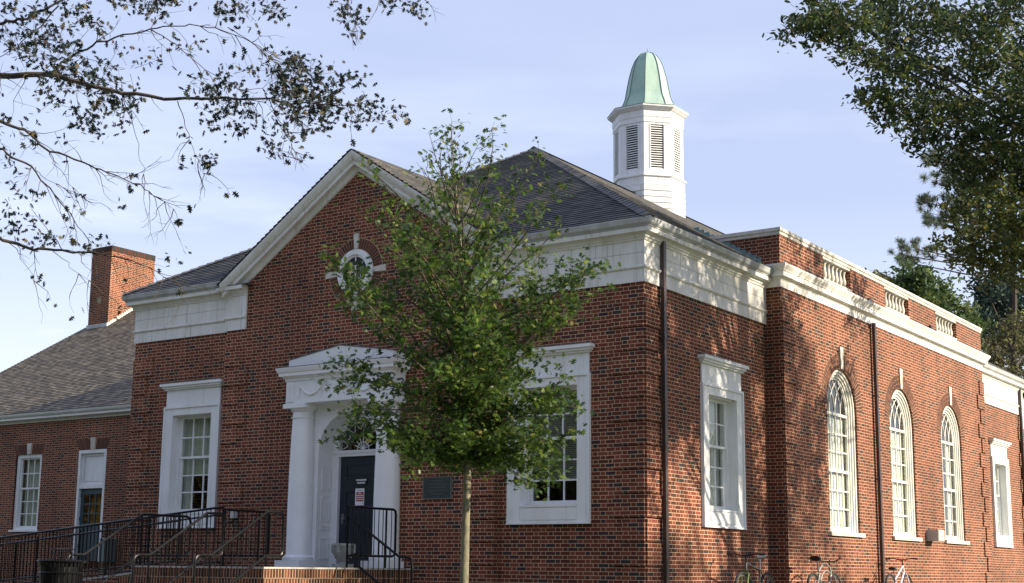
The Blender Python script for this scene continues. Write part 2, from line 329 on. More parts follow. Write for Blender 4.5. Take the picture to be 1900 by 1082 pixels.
# ------------------------------------------------------------------ ground
g = MB()
xs = [-900,-120,-40,-20,-10,0,10,20,40,120,900]; ys = [-900,-120,-40,-24,-18,-13,-9,0,30,60,120,900]
def gz(x, y):
    if y > -9: return GZ
    t = min(1, (-9-y)/9); return GZ - .8*t*t*(3-2*t)
idx = {(i,j): g.pt((x, y, gz(x,y))) for i, x in enumerate(xs) for j, y in enumerate(ys)}
for i in range(len(xs)-1):
    for j in range(len(ys)-1): g.f.append([idx[i,j], idx[i+1,j], idx[i+1,j+1], idx[i,j+1]])
tag(g.build('ground', GRASS, smooth=True), kind='structure')
tag(MB().box(-9.5, -1.0, -8.9, -4.9, GZ-.1, GZ+.006).build('walkway', CONC), kind='structure')

# ------------------------------------------------------------------ building helpers
def Tf(y0): return lambda u, d, z: (u, y0-d, z)
def Ts(x0): return lambda u, d, z: (x0+d, u, z)
def wall(mb, u0, u1, z0, z1, holes):          # holes: (u0,u1,z0,z1[,spring]) flat sheet at d=0 in mb.T space
    us = sorted({u0, u1, *[h[0] for h in holes], *[h[1] for h in holes]}); zs = sorted({z0, z1, *[h[2] for h in holes], *[h[3] for h in holes]})
    us = [u for u in us if u0 <= u <= u1]; zs = [z for z in zs if z0 <= z <= z1]
    for a, b in zip(us, us[1:]):
        for c, d in zip(zs, zs[1:]):
            mu, mz = (a+b)/2, (c+d)/2
            if any(h[0] < mu < h[1] and h[2] < mz < h[3] for h in holes): continue
            mb.face([(a,0,c),(b,0,c),(b,0,d),(a,0,d)])
    for h in holes:
        if len(h) > 4:                         # arched head
            uc, R, sp = (h[0]+h[1])/2, (h[1]-h[0])/2, h[4]; n = 14
            arc = [(uc+R*math.cos(math.pi*k/n), sp+R*math.sin(math.pi*k/n)) for k in range(n+1)]
            for k in range(n):
                (a, b), (c, d) = arc[k], arc[k+1]
                cu = h[1] if k < n/2 else h[0]
                mb.face([(a,0,b),(c,0,d),(cu,0,h[3])])
            mb.face([(arc[n//2][0],0,arc[n//2][1]), (h[0],0,h[3]), (h[1],0,h[3])])
            for k in range(n):
                (a, b), (c, d) = arc[k], arc[k+1]
                mb.face([(a,0,b),(a,-.22,b),(c,-.22,d),(c,0,d)])
            mb.face([(h[0],0,h[2]),(h[0],-.22,h[2]),(h[0],-.22,sp),(h[0],0,sp)]); mb.face([(h[1],0,h[2]),(h[1],-.22,h[2]),(h[1],-.22,sp),(h[1],0,sp)])
def quoins(name, parent, T, u_edge, sgn, z0, z1, proud=.036, a=.43, b=.65, start=0, course6=.40638, top=4.515):
    mb = MB(T); k = 0
    while True:
        zt = top - k*course6
        if zt < z0: break
        zb = max(zt - course6 + .032, z0); w = a if (k+start) % 2 else b
        if zt <= z1+1e-6:
            lo, hi = sorted((u_edge - sgn*proud*.0, u_edge + sgn*w)); mb.box(lo, hi, 0, proud, zb, zt)
        k += 1
    return mb.build(name, BRICK, parent)
def keystone(parent, T, uc, z0, z1, w0, w1, d=.03, name='keystone'):
    mb = MB(T); mb.prism([(uc-w0,z0),(uc+w0,z0),(uc+w1,z1),(uc-w1,z1)], -.05, d); return mb.build(name, STONE, parent)
rnd = random.Random(7)
def rect_window(parent, T, uc, blind='curtain'):
    S = lambda m: MB(lambda u, d, z: T(uc+u, d, z))
    m = S(0)
    for s in (-1, 1):
        lo, hi = sorted((s*.86, s*.595)); m.box(lo, hi, -.03, .045, .79, 3.4)
        lo, hi = sorted((s*.862, s*.82)); m.box(lo, hi, .045, .07, .80, 3.402)
        lo, hi = sorted((s*.625, s*.592)); m.box(lo, hi, -.30, -.03, 1.06, 3.215)
        lo, hi = sorted((s*.592, s*.545)); m.box(lo, hi, -.30, -.16, 1.06, 3.20)
    m.box(-.595, .595, -.03, .045, 3.21, 3.4); m.box(-.82, .82, .045, .07, 3.36, 3.402); m.box(-.592, .592, -.30, -.03, 3.19, 3.23)
    m.box(-.595, .595, -.03, .04, .79, 1.085); m.box(-.87, .87, .045, .075, .785, .815); m.box(-.58, .58, .04, .055, .86, 1.06)
    m.box(-.592, .592, -.30, .06, 1.085, 1.12)
    m.box(-.83, .83, -.02, .028, 3.402, 3.775)
    w = m.build('window', WHITE, parent)
    h = S(0); h.box(-.87,.87,-.02,.075,3.765,3.80); h.box(-.90,.90,-.02,.115,3.80,3.845); h.box(-.94,.94,-.02,.155,3.845,3.905)
    h.build('hood', WHITE, w)
    S(0).box(-.945,.945,-.02,.16,3.905,3.918).build('hood_capping', LEAD, w)
    s = S(0)
    def sash(z0, z1, rows, d):
        s.box(-.545,-.495,d-.04,d,z0,z1); s.box(.495,.545,d-.04,d,z0,z1)
        s.box(-.495,.495,d-.04,d,z0,z0+(.085 if rows == 3 else .05)); s.box(-.495,.495,d-.04,d,z1-.05,z1)
        a, b = z0+(.085 if rows == 3 else .05), z1-.05
        for k in (1, 2): x = -.495+.99*k/3; s.box(x-.014,x+.014,d-.03,d-.004,a,b)
        for k in range(1, rows): z = a+(b-a)*k/rows; s.box(-.495,.495,d-.03,d-.006,z-.014,z+.014)
    sash(2.28, 3.19, 2, -.17); sash(1.12, 2.33, 3, -.215); s.build('sash', WHITE, w)
    S(0).box(-.5,.5,-.195,-.192,2.30,3.15).box(-.5,.5,-.24,-.237,1.16,2.30).build('pane', GLASS, w)
    if blind == 'curtain':
        c = S(0); n = 36
        for k in range(n):
            a, b = -.6+1.2*k/n, -.6+1.2*(k+1)/n; f0, f1 = .02*math.sin(k*1.9), .02*math.sin((k+1)*1.9)
            c.face([(a,-.34+f0,1.93),(b,-.34+f1,1.93),(b,-.34+f1,3.2),(a,-.34+f0,3.2)])
        for k in range(10): a, b = -.6+.03*k, -.6+.03*(k+1); c.face([(a,-.36+.02*(k%2),1.1),(b,-.36+.02*((k+1)%2),1.1),(b,-.36,1.93),(a,-.36,1.93)])
        c.build('curtain', CURT, w)
    elif blind == 'slats':
        c = S(0)
        for k in range(46): z = 3.18-.034*k; c.face([(-.57,-.335,z-.030),(.57,-.335,z-.030),(.57,-.318,z-.006),(-.57,-.318,z-.006)])
        c.box(-.57,.57,-.35,-.31,1.59,1.61)
        c.build('venetian_blind', DBLIND, w)
    elif blind == 'shutter':
        c = S(0); c.box(-.6,.6,-.36,-.35,1.1,3.2); c.build('roller_blind', BLIND, w)
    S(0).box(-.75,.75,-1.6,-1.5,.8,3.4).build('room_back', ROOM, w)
    return w
def arched_window(parent, T, uc, shut):
    S = lambda: MB(lambda u, d, z: T(uc+u, d, z)); sp = 3.51; z0 = .85
    def arc(mb, r0, r1, d0, d1, n=22, a0=0, a1=math.pi):
        for k in range(n):
            A, B = a0+(a1-a0)*k/n, a0+(a1-a0)*(k+1)/n
            P = [(r*math.cos(t), sp+r*math.sin(t)) for r, t in ((r0,A),(r1,A),(r1,B),(r0,B))]
            mb.prism(P, d0, d1)
    m = S()
    for r0, r1, d in ((.80,.86,-.05), (.745,.80,-.085), (.69,.745,-.12)):
        arc(m, r0, r1, -.22, d)
        for s in (-1, 1): lo, hi = sorted((s*r0, s*r1)); m.box(lo, hi, -.22, d, z0, sp)
    w = m.build('arched_window', WHITES, parent)
    S().box(-.97,.97,-.2,.07,.765,.85).build('sill', STONE, w)
    s = S()
    for sg in (-1, 1): lo, hi = sorted((sg*.69, sg*.64)); s.box(lo, hi, -.20, -.15, z0, sp)
    arc(s, .64, .69, -.20, -.15)
    s.box(-.64,.64,-.2,-.14,3.36,3.42); s.box(-.64,.64,-.2,-.13,2.13,2.19); s.box(-.64,.64,-.2,-.145,z0,.97)
    for k in (1, 2, 3):
        x = -.64+1.28*k/4; s.box(x-.014,x+.014,-.19,-.16,.97,3.36)
    for a, b, n in ((.97, 2.13, 3), (2.19, 3.36, 3)):
        for k in range(1, n): z = a+(b-a)*k/n; s.box(-.64,.64,-.19,-.162,z-.014,z+.014)
    # intersecting gothic tracery
    for x0 in (-.64,-.32,0,.32,.64):
        for sg in (-1, 1):
            pts = []
            for k in range(13):
                t = k/12*1.25; R = 1.06; x = x0 + sg*(R - R*math.cos(t)); z = 3.42 + R*math.sin(t)*.82
                if math.hypot(x, max(0, z-sp)) > .66 or abs(x) > .66: break
                pts.append((x, -.172, z))
            if len(pts) > 2: s.tube(pts, .014, 5)
    s.build('sash', WHITES, w)
    p = S(); p.box(-.65,.65,-.182,-.178,z0+.02,sp)
    p.prism([(.65*math.cos(math.pi*k/18), sp+.65*math.sin(math.pi*k/18)) for k in range(19)], -.182, -.178); p.build('pane', GLASS, w)
    c = S()
    for k in range(8):
        a = -.66+1.32*k/8
        if shut == 2 and k % 3 == 1: continue
        top = 3.35 if shut < 2 else 2.1 + (.6 if k % 2 else 0)
        c.box(a+.010, a+.152, -.265, -.245, .9, 2.1); c.box(a+.010, a+.152, -.265, -.245, 2.16, 3.32)
    if shut == 0: c.prism([(-.45,3.42),(-.12,3.42),(-.22,3.95)], -.30, -.29)
    c.build('interior_shutter', SHUT, w)
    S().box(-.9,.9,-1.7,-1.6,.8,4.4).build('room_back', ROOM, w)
    n = 42; halves = {0: S(), 1: S()}
    for k in range(n):
        br = halves[int(k >= n/2)]
        A, B = math.pi*(k+.07)/n, math.pi*(k+.93)/n
        if abs((A+B)/2-math.pi/2) < .09: continue
        for r0, r1 in (((.868,1.075),(1.085,1.19)) if k % 2 else ((.868,.97),(.98,1.19))):
            br.prism([(r*math.cos(t), sp+r*math.sin(t)) for r, t in ((r0,A),(r1,A),(r1,B),(r0,B))], -.02, .006, tint=.18+.8*rnd.random())
    for br in halves.values(): br.build('brick_arch', BUNIT, w)
    mo = S(); arc(mo, .862, 1.195, -.03, .003, 30); mo.build('arch_mortar', MORT, w)
    keystone(w, lambda u, d, z: T(uc+u, d, z), 0, 4.372, 4.86, .062, .095, .035)
    return w
def roof_slope(mb, p0, p1, q0, q1, rows, th=.026, cut=None):
    p0, p1, q0, q1 = map(Vector, (p0, p1, q0, q1)); n = (p1-p0).cross(q0-p0 if (q0-p0).length > .01 else q1-p0).normalized()
    if n.z < 0: n = -n
    for k in range(rows):
        a, b = k/rows, (k+1)/rows
        A0, A1 = p0.lerp(q0, a), p1.lerp(q1, a); B0, B1 = p0.lerp(q0, b), p1.lerp(q1, b)
        up = n*th; lo = n*.002
        segs = [(A0, A1, B0, B1)]
        if cut and k < cut[2]:
            f = lambda P, Q, x: P.lerp(Q, (x-P.x)/(Q.x-P.x))
            segs = [(A0, f(A0,A1,cut[0]), B0, f(B0,B1,cut[0])), (f(A0,A1,cut[1]), A1, f(B0,B1,cut[1]), B1)]
        for A0, A1, B0, B1 in segs:
            mb.face([A0+up, A1+up, B1+lo, B0+lo]); mb.face([A0-n*.01, A1-n*.01, A1+up, A0+up])
def hip_caps(mb, a, b, w, n, th=.03):
    a, b = Vector(a), Vector(b); d = (b-a).normalized(); side = d.cross(Vector((0,0,1))).normalized(); up = side.cross(d).normalized()
    L = (b-a).length/n
    for k in range(n):
        s = a + d*(L*k); e = a + d*(L*(k+1.15)); up0, up1 = up*(th+.012), up*th*.55
        mb.face([s+up0, s+side*w-up*.055+up0*.6, e+side*w-up*.055+up1*.6, e+up1]); mb.face([s+up0, e+up1, e-side*w-up*.055+up1*.6, s-side*w-up*.055+up0*.6])
        mb.face([s+up0, s-side*w-up*.055+up0*.6, s-up*.1, s+side*w-up*.055+up0*.6])

# ------------------------------------------------------------------ main building
B = thing('library_building', (-6.5, 0, GZ), 'red brick building with white portico, slate hip roof and cupola with green copper dome', 'building')
WX = -13.03; ZB = GZ-.05; BX0, BX1, BP = 5.0, 18.95, .35; YE = 24.4
AW = [8.15, 11.98, 15.82]
m = MB(Tf(0)); H = lambda uc: (uc-.61, uc+.61, 1.08, 3.22)
wall(m, WX, 0, ZB, 5.95, [H(-11.05), H(-1.92), (-7.6,-5.4,-.02,3.3)])
m.T = Ts(0); wall(m, 0, BX0, ZB, 5.95, [H(2.93)]); wall(m, BX1, YE, ZB, 5.95, [H(21.45)])
m.T = Ts(WX); wall(m, 0, YE, ZB, 5.95, []); m.T = Tf(YE); wall(m, WX, 0, ZB, 5.95, [])
m.build('wall', BRICK, B)
m = MB(Ts(BP)); AH = [(u-.86, u+.86, .85, 4.372, 3.51) for u in AW]
wall(m, BX0, BX1, ZB, 6.0, AH)
m.T = Tf(BX0); wall(m, 0, BP, ZB, 6.0, []); m.T = Tf(BX1); wall(m, 0, BP, ZB, 6.0, [])
m.build('bay_wall', BRICK, B)
# pavilion front with gable
PX0, PX1, PY = -10.03, -3.03, -.10
m = MB(Tf(PY)); wall(m, PX0, PX1, ZB, 4.913, [(-7.28,-5.72,-.02,3.02,2.24)])
m.face([(-9.46,0,4.913),(-3.60,0,4.913),(-3.60,0,5.95),(-9.46,0,5.95)])
m.face([(-9.46,0,5.95),(-3.60,0,5.95),(-6.53,0,8.0)])
for x in (PX0, PX1): m.T = Ts(x); m.face([(PY,0,ZB),(0,0,ZB),(0,0,4.913),(PY,0,4.913)])
for x in (-9.46, -3.60): m.T = Ts(x); m.face([(PY,0,4.9),(.0,0,4.9),(.0,0,5.95),(PY,0,5.95)])
m.build('pavilion_wall', BRICK, B)
for u, s, T, st, z1 in ((0,-1,Tf(0),0,4.52),(WX,1,Tf(0),0,4.52),(PX0,1,Tf(PY),1,4.52),(PX1,-1,Tf(PY),1,4.52),
                    (0,1,Ts(0),0,4.52),(YE,-1,Ts(0),0,4.52)):
    quoins('quoin_stack', B, T, u, s, GZ, z1, start=st)
quoins('quoin_stack', B, Ts(BP), BX0, 1, GZ, 5.36, start=1, top=4.515+.40638*2); quoins('quoin_stack', B, Ts(BP), BX1, -1, GZ, 5.36, start=1, top=4.515+.40638*2)
# entablature
FR = [(.03,4.913),(.03,5.135),(.05,5.15),(.065,5.165),(.065,5.195),(.04,5.21),(.03,5.215),(.03,5.64)]
BED = [(.03,5.64),(.05,5.65),(.06,5.68),(.085,5.70),(.085,5.715),(.10,5.74),(.115,5.755),(.19,5.765),(.19,5.845)]
GT = [(.205,5.85),(.205,5.865),(.225,5.875),(.25,5.90),(.262,5.94),(.275,5.975),(.275,5.99),(.20,6.0)]
left = [(WX, 12), (WX, 0), (PX0, 0), (PX0, PY), (-9.47, PY)]
right = [(-3.59, PY), (PX1, PY), (PX1, 0), (0, 0), (0, BX0)]
back = [(0, BX1), (0, YE), (-6, YE)]
for p in (left, right, back): MB().sweep(p, FR, -.06).build('frieze', WHITES, B)
for p in (left, right, back): MB().sweep(p, BED, -.06).build('cornice', WHITES, B)
for p in ([(WX,12),(WX,0),(-9.9,0)], [(-3.16,0),(0,0),(0,BX0-.18)], [(0,BX1+.18),(0,YE),(-6,YE)]): MB().sweep(p, GT, -.06).build('gutter', GUT, B)
MB().box(-10.06-.19, -9.47+.19, PY-.20, PY+.1, 5.846, 5.862).build('cornice_capping', LEAD, B); MB().box(-3.60-.19, -2.81, PY-.20, PY+.1, 5.846, 5.862).build('cornice_capping', LEAD, B)
for T_, a, b, c, d in [(Tf(0), x-.002, x+.002, 5.42, 5.64) for x in (-11.0, -.95)]+[(Tf(0), WX, -10.05, 5.425, 5.43), (Tf(0), -3.0, 0, 5.425, 5.43), (Ts(0), .02, BX0-.02, 5.425, 5.43), (Ts(0), 1.3, 1.304, 5.43, 5.64), (Ts(0), 2.7, 2.704, 4.93, 5.13)]:
    MB(T_).box(a, b, .025, .0324, c, d).build('frieze_joint', LEAD, B)   # joints between the frieze boards
# raking cornice
RK = [(.0,-.40),(.03,-.385),(.05,-.35),(.05,-.30),(.07,-.285),(.16,-.275),(.16,-.185),(.18,-.18),(.20,-.165),(.235,-.10),(.25,-.05),(.25,-.0)]
A = Vector((-6.47, 8.265)); sl = .657
m = MB()
for s in (-1, 1):
    rows = []
    for u in (0.0, 3.60):
        x = A[0]+s*u; z = A[1]-sl*u
        rows.append([m.pt((x, PY-o, z+dz)) for o, dz in [(-.06,-.40)]+RK+[(-.06,.0)]])
    for j in range(len(rows[0])-1): m.f.append([rows[0][j], rows[1][j], rows[1][j+1], rows[0][j+1]])
    m.f.append(rows[1])
m.build('raking_cornice', WHITES, B)
# roofs
O = .24; EZ = 5.995; RZ = 10.03; RX = -6.5; AY = 6.36; AY2 = YE-6.36
m = MB(); R = 55
roof_slope(m, (WX-O,-O,EZ), (O,-O,EZ), (RX,AY,RZ), (RX,AY,RZ), R, cut=(-9.85,-3.2,4))
roof_slope(m, (O,-O,EZ), (O,YE+O,EZ), (RX,AY,RZ), (RX,AY2,RZ), R)
roof_slope(m, (O,YE+O,EZ), (WX-O,YE+O,EZ), (RX,AY2,RZ), (RX,AY2,RZ), R)
roof_slope(m, (WX-O,YE+O,EZ), (WX-O,-O,EZ), (RX,AY2,RZ), (RX,AY,RZ), R)
rf = m.build('roof', SLATE, B)
m = MB()
hip_caps(m, (O,-O,EZ+.03), (RX,AY,RZ+.02), .13, 52); hip_caps(m, (WX-O,-O,EZ+.03), (RX,AY,RZ+.02), .13, 52)
hip_caps(m, (RX,AY-.1,RZ+.02), (RX,AY2,RZ+.02), .13, 60); m.build('hip_cap', SLATE, rf)
m = MB(); gy = PY-.27; Z0 = A[1]+.02
for s in (-1, 1):
    e = (A[0]+s*3.66, Z0-sl*3.66)
    by = -O+(e[1]-EZ)/.594; ty = -O+(Z0-EZ)/.594
    roof_slope(m, (e[0],gy,e[1]), (e[0],by+.3,e[1]), (A[0],gy,Z0), (A[0],ty+.3,Z0), 32)
m.build('gable_roof', SLATE, B)
# bay cornice, parapet, balustrades
BC = [(.015,5.66),(.015,5.80),(.03,5.815),(.05,5.83),(.06,5.845),(.125,5.86),(.125,5.955),(.14,5.96),(.15,5.985),(.175,6.02),(.20,6.06),(.205,6.10)]
MB().sweep([(-.05,BX0),(BP,BX0),(BP,BX1),(-.05,BX1)], BC, -.06).build('bay_cornice', WHITES, B)
MB().face([(0,BX0-.205,6.103),(BP+.205,BX0-.205,6.103),(BP+.205,BX1+.205,6.103),(0,BX1+.205,6.103)]).face([(0,BX0+.2,6.17),(BP-.02,BX0,6.17),(BP-.02,BX1,6.17),(0,BX1-.2,6.17)]).build('cornice_flashing', GUT, B)
OP = [(7.30, 8.90), (11.12, 12.82), (14.95, 16.68)]
m = MB(); ed = BX0
for a, b in OP+[(BX1, BX1)]:
    m.box(BP-.28, BP-.002, ed, a, 6.05, 6.735); ed = b
for a, b in OP: m.box(BP-.28, BP-.003, a, b, 6.05, 6.22)
m.box(-1.6, BP-.28, BX0+.002, BX0+.28, 5.95, 6.735); m.box(-1.6, BP-.28, BX1-.28, BX1-.002, 5.95, 6.735)
m.build('parapet', BRICK, B)
m = MB(); m.sweep([(-1.5,BX0),(BP,BX0),(BP,BX1),(-1.5,BX1)], [(.0,6.735),(.02,6.745),(.02,6.80),(.045,6.815),(.045,6.885)], -.33)
m.build('coping', STONE, B)
for a, b in OP:
    bl = MB().box(BP-.22, BP+.012, a, b, 6.22, 6.262).box(BP-.22, BP-.0, a, b, 6.69, 6.735).build('balustrade', STONE, B)
    n = 7
    for k in range(n):
        y = a+(b-a)*(k+.5)/n
        MB().lathe((BP-.12, y, 6.262), [(.06,0),(.06,.03),(.035,.045),(.048,.08),(.062,.13),(.055,.19),(.036,.26),(.03,.32),(.04,.36),(.045,.375),(.055,.39),(.055,.428)], 14).build('baluster', STONE, bl, smooth=True)
m = MB()                                       # copper step flashing along roof and parapet return
for k in range(13):
    x = -.05-.115*k; z = EZ+.594*(O-x); m.box(x-.125, x, BX0-.012-.0004*k, BX0+.01, z-.05, z+.14)
m.box(-1.62,-1.25,BX0-.05,BX0-.002,6.80,6.89)
m.build('step_flashing', COPFL, B)
MB().box(BP-.03,BP+.05,9.92,10.12,6.16,6.25).build('parapet_scupper', SIGNK, B); MB().box(BP-.03,BP+.05,14.35,14.5,6.2,6.28).build('parapet_scupper', SIGNK, B)
# downspouts
def spout(x, y0, y1, zt, d=.07):
    m = MB().box(x+.045, x+.045+d, y0+.02, y1-.02, GZ, zt)
    n = 0
    for z in np.arange(GZ+.9, zt, 1.9): m.box(x-.01, x+.125, y0+.012, y1-.012, z, z+.03)
    m.build('downspout', SPOUT, B)
spout(.0, .50, .63, 5.72); spout(BP, 10.02, 10.15, 5.68); spout(.0, 23.86, 23.99, 5.72)
# windows
rect_window(B, Tf(0), -11.05, 'curtain'); rect_window(B, Tf(0), -1.92, 'slats')
rect_window(B, Ts(0), 2.93, 'shutter'); rect_window(B, Ts(0), 21.45, 'shutter')
for k, u in enumerate(AW): arched_window(B, Ts(BP), u, k)
# round window
RW = (-6.47, 5.80); T0 = Tf(PY)
def ring(mb, r0, r1, d0, d1, n=36):
    for k in range(n):
        a, b = 2*math.pi*k/n, 2*math.pi*(k+1)/n
        mb.prism([(RW[0]+r*math.cos(t), RW[1]+r*math.sin(t)) for r, t in ((r0,a),(r1,a),(r1,b),(r0,b))], d0, d1)
m = MB(T0); ring(m, .40, .455, -.02, .045); ring(m, .345, .40, -.02, .06); ring(m, .30, .345, -.02, .035)
w = m.build('round_window', WHITE, B)
MB(T0).prism([(RW[0]+.31*math.cos(2*math.pi*k/32), RW[1]+.31*math.sin(2*math.pi*k/32)) for k in range(32)], -.02, .008).build('pane', mat('dark_round_glass', (.008,.009,.011), .25, spec=.25), w)
m = MB(T0); m.box(RW[0]-.011,RW[0]+.011,.008,.022,RW[1]-.31,RW[1]+.31); m.box(RW[0]-.31,RW[0]+.31,.008,.021,RW[1]-.011,RW[1]+.011)
for q in range(4):
    c = (RW[0]+.36*math.cos(math.pi/2*q), RW[1]+.36*math.sin(math.pi/2*q)); pts = []
    for k in range(15):
        t = math.pi/2*q+math.pi+(k/14-.5)*2.0; x, z = c[0]+.24*math.cos(t), c[1]+.24*math.sin(t)
        if math.hypot(x-RW[0], z-RW[1]) < .305: pts.append((x, .016, z))
    m.tube(pts, .0065, 5)
m.build('muntin', WHITE, w)
m = MB(T0); n = 56
for k in range(n):
    a, b = 2*math.pi*(k+.07)/n, 2*math.pi*(k+.93)/n; mid = (a+b)/2 % (math.pi/2)
    if min(mid, math.pi/2-mid) < .085: continue
    m.prism([(RW[0]+r*math.cos(t), RW[1]+r*math.sin(t)) for r, t in ((.462,a),(.68,a),(.68,b),(.462,b))], -.01, .007, tint=.16+.84*rnd.random())
m.build('brick_ring', BUNIT, w)
m = MB(T0); ring(m, .456, .692, -.012, .003); m.build('ring_mortar', MORT, w)
for q in range(4):
    a = math.pi/2*q; e = Vector((math.cos(a), math.sin(a))); s = Vector((-e.y, e.x))
    P = [Vector(RW)+e*r+s*h for r, h in ((.47,-.042),(.47,.042),(.78,.066),(.78,-.066))]
    MB(T0).prism([tuple(p) for p in P], -.02, .03).build('keystone', STONE, w)

# ------------------------------------------------------------------ portico and entrance
for x in (-7.60, -5.40):
    c = MB().lathe((x, -.25, 0), [(.30,.13),(.315,.15),(.315,.19),(.29,.215),(.262,.225),(.25,.26),(.25,1.2),(.243,1.8),(.23,2.4),(.212,2.90),(.235,2.91),(.235,2.935),(.212,2.945),(.21,3.03),(.235,3.04),(.262,3.085),(.268,3.10)], 40).build('column', COLW, B, smooth=True)
    MB().box(x-.325, x+.325, -.575, -.09, 0.003, .13).build('plinth', COLW, c)
    MB().box(x-.29, x+.29, -.54, -.09, 3.10, 3.19).build('abacus', COLW, c)
m = MB(Tf(PY)); wall(m, -7.42, -5.58, 0.0, 3.19, [(-7.27,-5.73,-.01,3.01,2.24)]); m.v = [(a, b-.035, c) for a, b, c in m.v]
for s in (-1, 1):
    lo, hi = sorted((-6.5+s*.95, -6.5+s*1.0)); m.box(lo, hi, 0, .06, 0.002, 3.19)
    lo, hi = sorted((-6.5+s*.80, -6.5+s*.845)); m.box(lo, hi, .035, .05, 0.002, 3.09)
m.box(-7.30,-5.70,.035,.05,3.06,3.09)
for s in (-1, 1):                              # fan carved spandrels
    for k in range(6):
        t = rad(8+15*k); o = (-6.5+s*.755, 3.035)
        m.tube([(o[0]-s*.03*math.cos(t), .037, o[1]-.03*math.sin(t)), (o[0]-s*.20*math.cos(t), .037, o[1]-.20*math.sin(t)*.95)], .008, 5)
ds = m.build('door_surround', COLW, B)
# recess lining (side walls and barrel)
m = MB(Tf(PY)); n = 18
arc = [(-6.5+.762*math.cos(math.pi*k/n), 2.24+.762*math.sin(math.pi*k/n)) for k in range(n+1)]
for k in range(n): m.face([(arc[k][0],.035,arc[k][1]),(arc[k+1][0],.035,arc[k+1][1]),(arc[k+1][0],-.5,arc[k+1][1]),(arc[k][0],-.5,arc[k][1])])
for s in (-1, 1):
    x = -6.5+s*.762; m.face([(x,.035,0),(x,-.5,0),(x,-.5,2.24),(x,.035,2.24)])
    for za, zb in ((.16,.58),(.72,.82),(.9,1.4),(1.5,1.95)):
        lo, hi = sorted((x, x-s*.012))
        m.box(lo, hi, -.34, -.30, za, zb); m.box(lo, hi, -.11, -.07, za, zb); m.box(lo, hi, -.30, -.11, za, za+.03); m.box(lo, hi, -.30, -.11, zb-.03, zb)
m.build('recess_lining', COLW, ds)
m = MB(Tf(.30))
for s in (-1, 1): lo, hi = sorted((-6.5+s*.78, -6.5+s*.575)); m.box(lo, hi, -.06, .05, 0.0, 2.17)
m.box(-7.28,-5.72,-.06,.06,2.17,2.29); m.box(-7.28,-5.72,-.06,.085,2.235,2.27)
for k in range(18):
    a, b = math.pi*k/18, math.pi*(k+1)/18
    m.prism([(-6.5+r*math.cos(t), 2.29+r*math.sin(t)*1.0) for r, t in ((.61,a),(.80,a),(.80,b),(.61,b))], -.06, .04)
df = m.build('door_frame', COLW, B)
MB(Tf(.30)).prism([(-6.5+.615*math.cos(math.pi*k/20), 2.29+.615*math.sin(math.pi*k/20)) for k in range(21)], -.03, -.025).build('fanlight_pane', GLASSF, df)
m = MB(Tf(.30)); fc = (-6.5, 2.30)
for k in range(1, 8): t = math.pi*k/8; m.tube([(fc[0]+.0*math.cos(t),-.01,fc[1]), (fc[0]+(.235 if k % 2 == 0 and k != 4 else .60 if k == 4 else .235)*math.cos(t),-.01,fc[1]+(.60 if k == 4 else .235)*math.sin(t))], .009, 5)
m.tube([(fc[0]+.15*math.cos(math.pi*k/16),-.01,fc[1]+.15*math.sin(math.pi*k/16)) for k in range(17)], .010, 5)
for k in range(8):                             # scalloped outer ring
    t0, t1 = math.pi*k/8, math.pi*(k+1)/8
    pts = []
    for q in range(9):
        t = t0+(t1-t0)*q/8; r = .60-.19*math.sin(math.pi*q/8)
        pts.append((fc[0]+r*math.cos(t), -.01, fc[1]+r*math.sin(t)))
    m.tube(pts, .008, 5)
m.tube([(fc[0]+.565*math.cos(math.pi*k/24),-.01,fc[1]+.565*math.sin(math.pi*k/24)) for k in range(25)], .008, 5)
m.build('fanlight_tracery', COLW, df)
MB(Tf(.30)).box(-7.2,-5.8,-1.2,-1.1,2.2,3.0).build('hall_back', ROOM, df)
m = MB(Tf(.30)); m.box(-7.075,-5.925,-.06,-.02,.02,2.17)
for (a, b, c, d) in ((-6.93,-6.07,1.73,2.03),(-6.93,-6.07,.98,1.50),(-6.93,-6.07,.2,.86)):
    m.box(a,b,-.02,-.008,c,c+.03); m.box(a,b,-.02,-.008,d-.03,d); m.box(a,a+.03,-.02,-.008,c+.03,d-.03); m.box(b-.03,b,-.02,-.008,c+.03,d-.03); m.box(a+.07,b-.07,-.02,-.012,c+.07,d-.07)
dr = m.build('front_door', NAVY, B)
m = MB(Tf(.30)); m.lathe((-7.0,-.0+.0,0), [(.001,0),(.001,.001)], 4); m = MB(); m.tube([(-6.99,.315,.95),(-6.99,.26,.95),(-6.88,.26,.95)], .013, 8); m.box(-7.02,-6.96,.312,.325,.85,1.05); m.build('door_handle', BRONZE_E, dr)
# portico entablature
EX0, EX1, EY = -7.86, -5.14, -.50
m = MB().box(EX0, EX1, EY, PY-.002, 3.19, 3.665); m.box(EX0-.02,EX1+.02,EY-.02,PY-.004,3.64,3.68)
en = m.build('portico_entablature', COLW, B)
PC = [(.02,3.68),(.05,3.70),(.05,3.72),(.115,3.735),(.115,3.80),(.135,3.81),(.16,3.87),(.165,3.90)]
MB().sweep([(EX0,PY-.005),(EX0,EY),(EX1,EY),(EX1,PY-.005)], PC, -.05).build('portico_cornice', COLW, en)
MB().box(EX0-.168,EX1+.168,EY-.168,PY-.006,3.90,3.912).build('cornice_capping', LEAD, en)
m = MB(lambda u, d, z: (u, d, z)); m.prism([(EX0+.02,3.915),(EX1-.02,3.915),(EX1-.02,4.07),(-6.5,4.27),(EX0+.02,4.07)], EY+.03, PY-.008); m.build('pediment_block', COLW, en)
m = MB(lambda u, d, z: (u, d, z)); m.prism([(EX0+.0,4.073),(-6.5,4.275),(EX1-.0,4.073),(EX1,4.085),(-6.5,4.288),(EX0,4.085)], EY+.015, PY-.009); m.build('pediment_capping', LEAD, en)
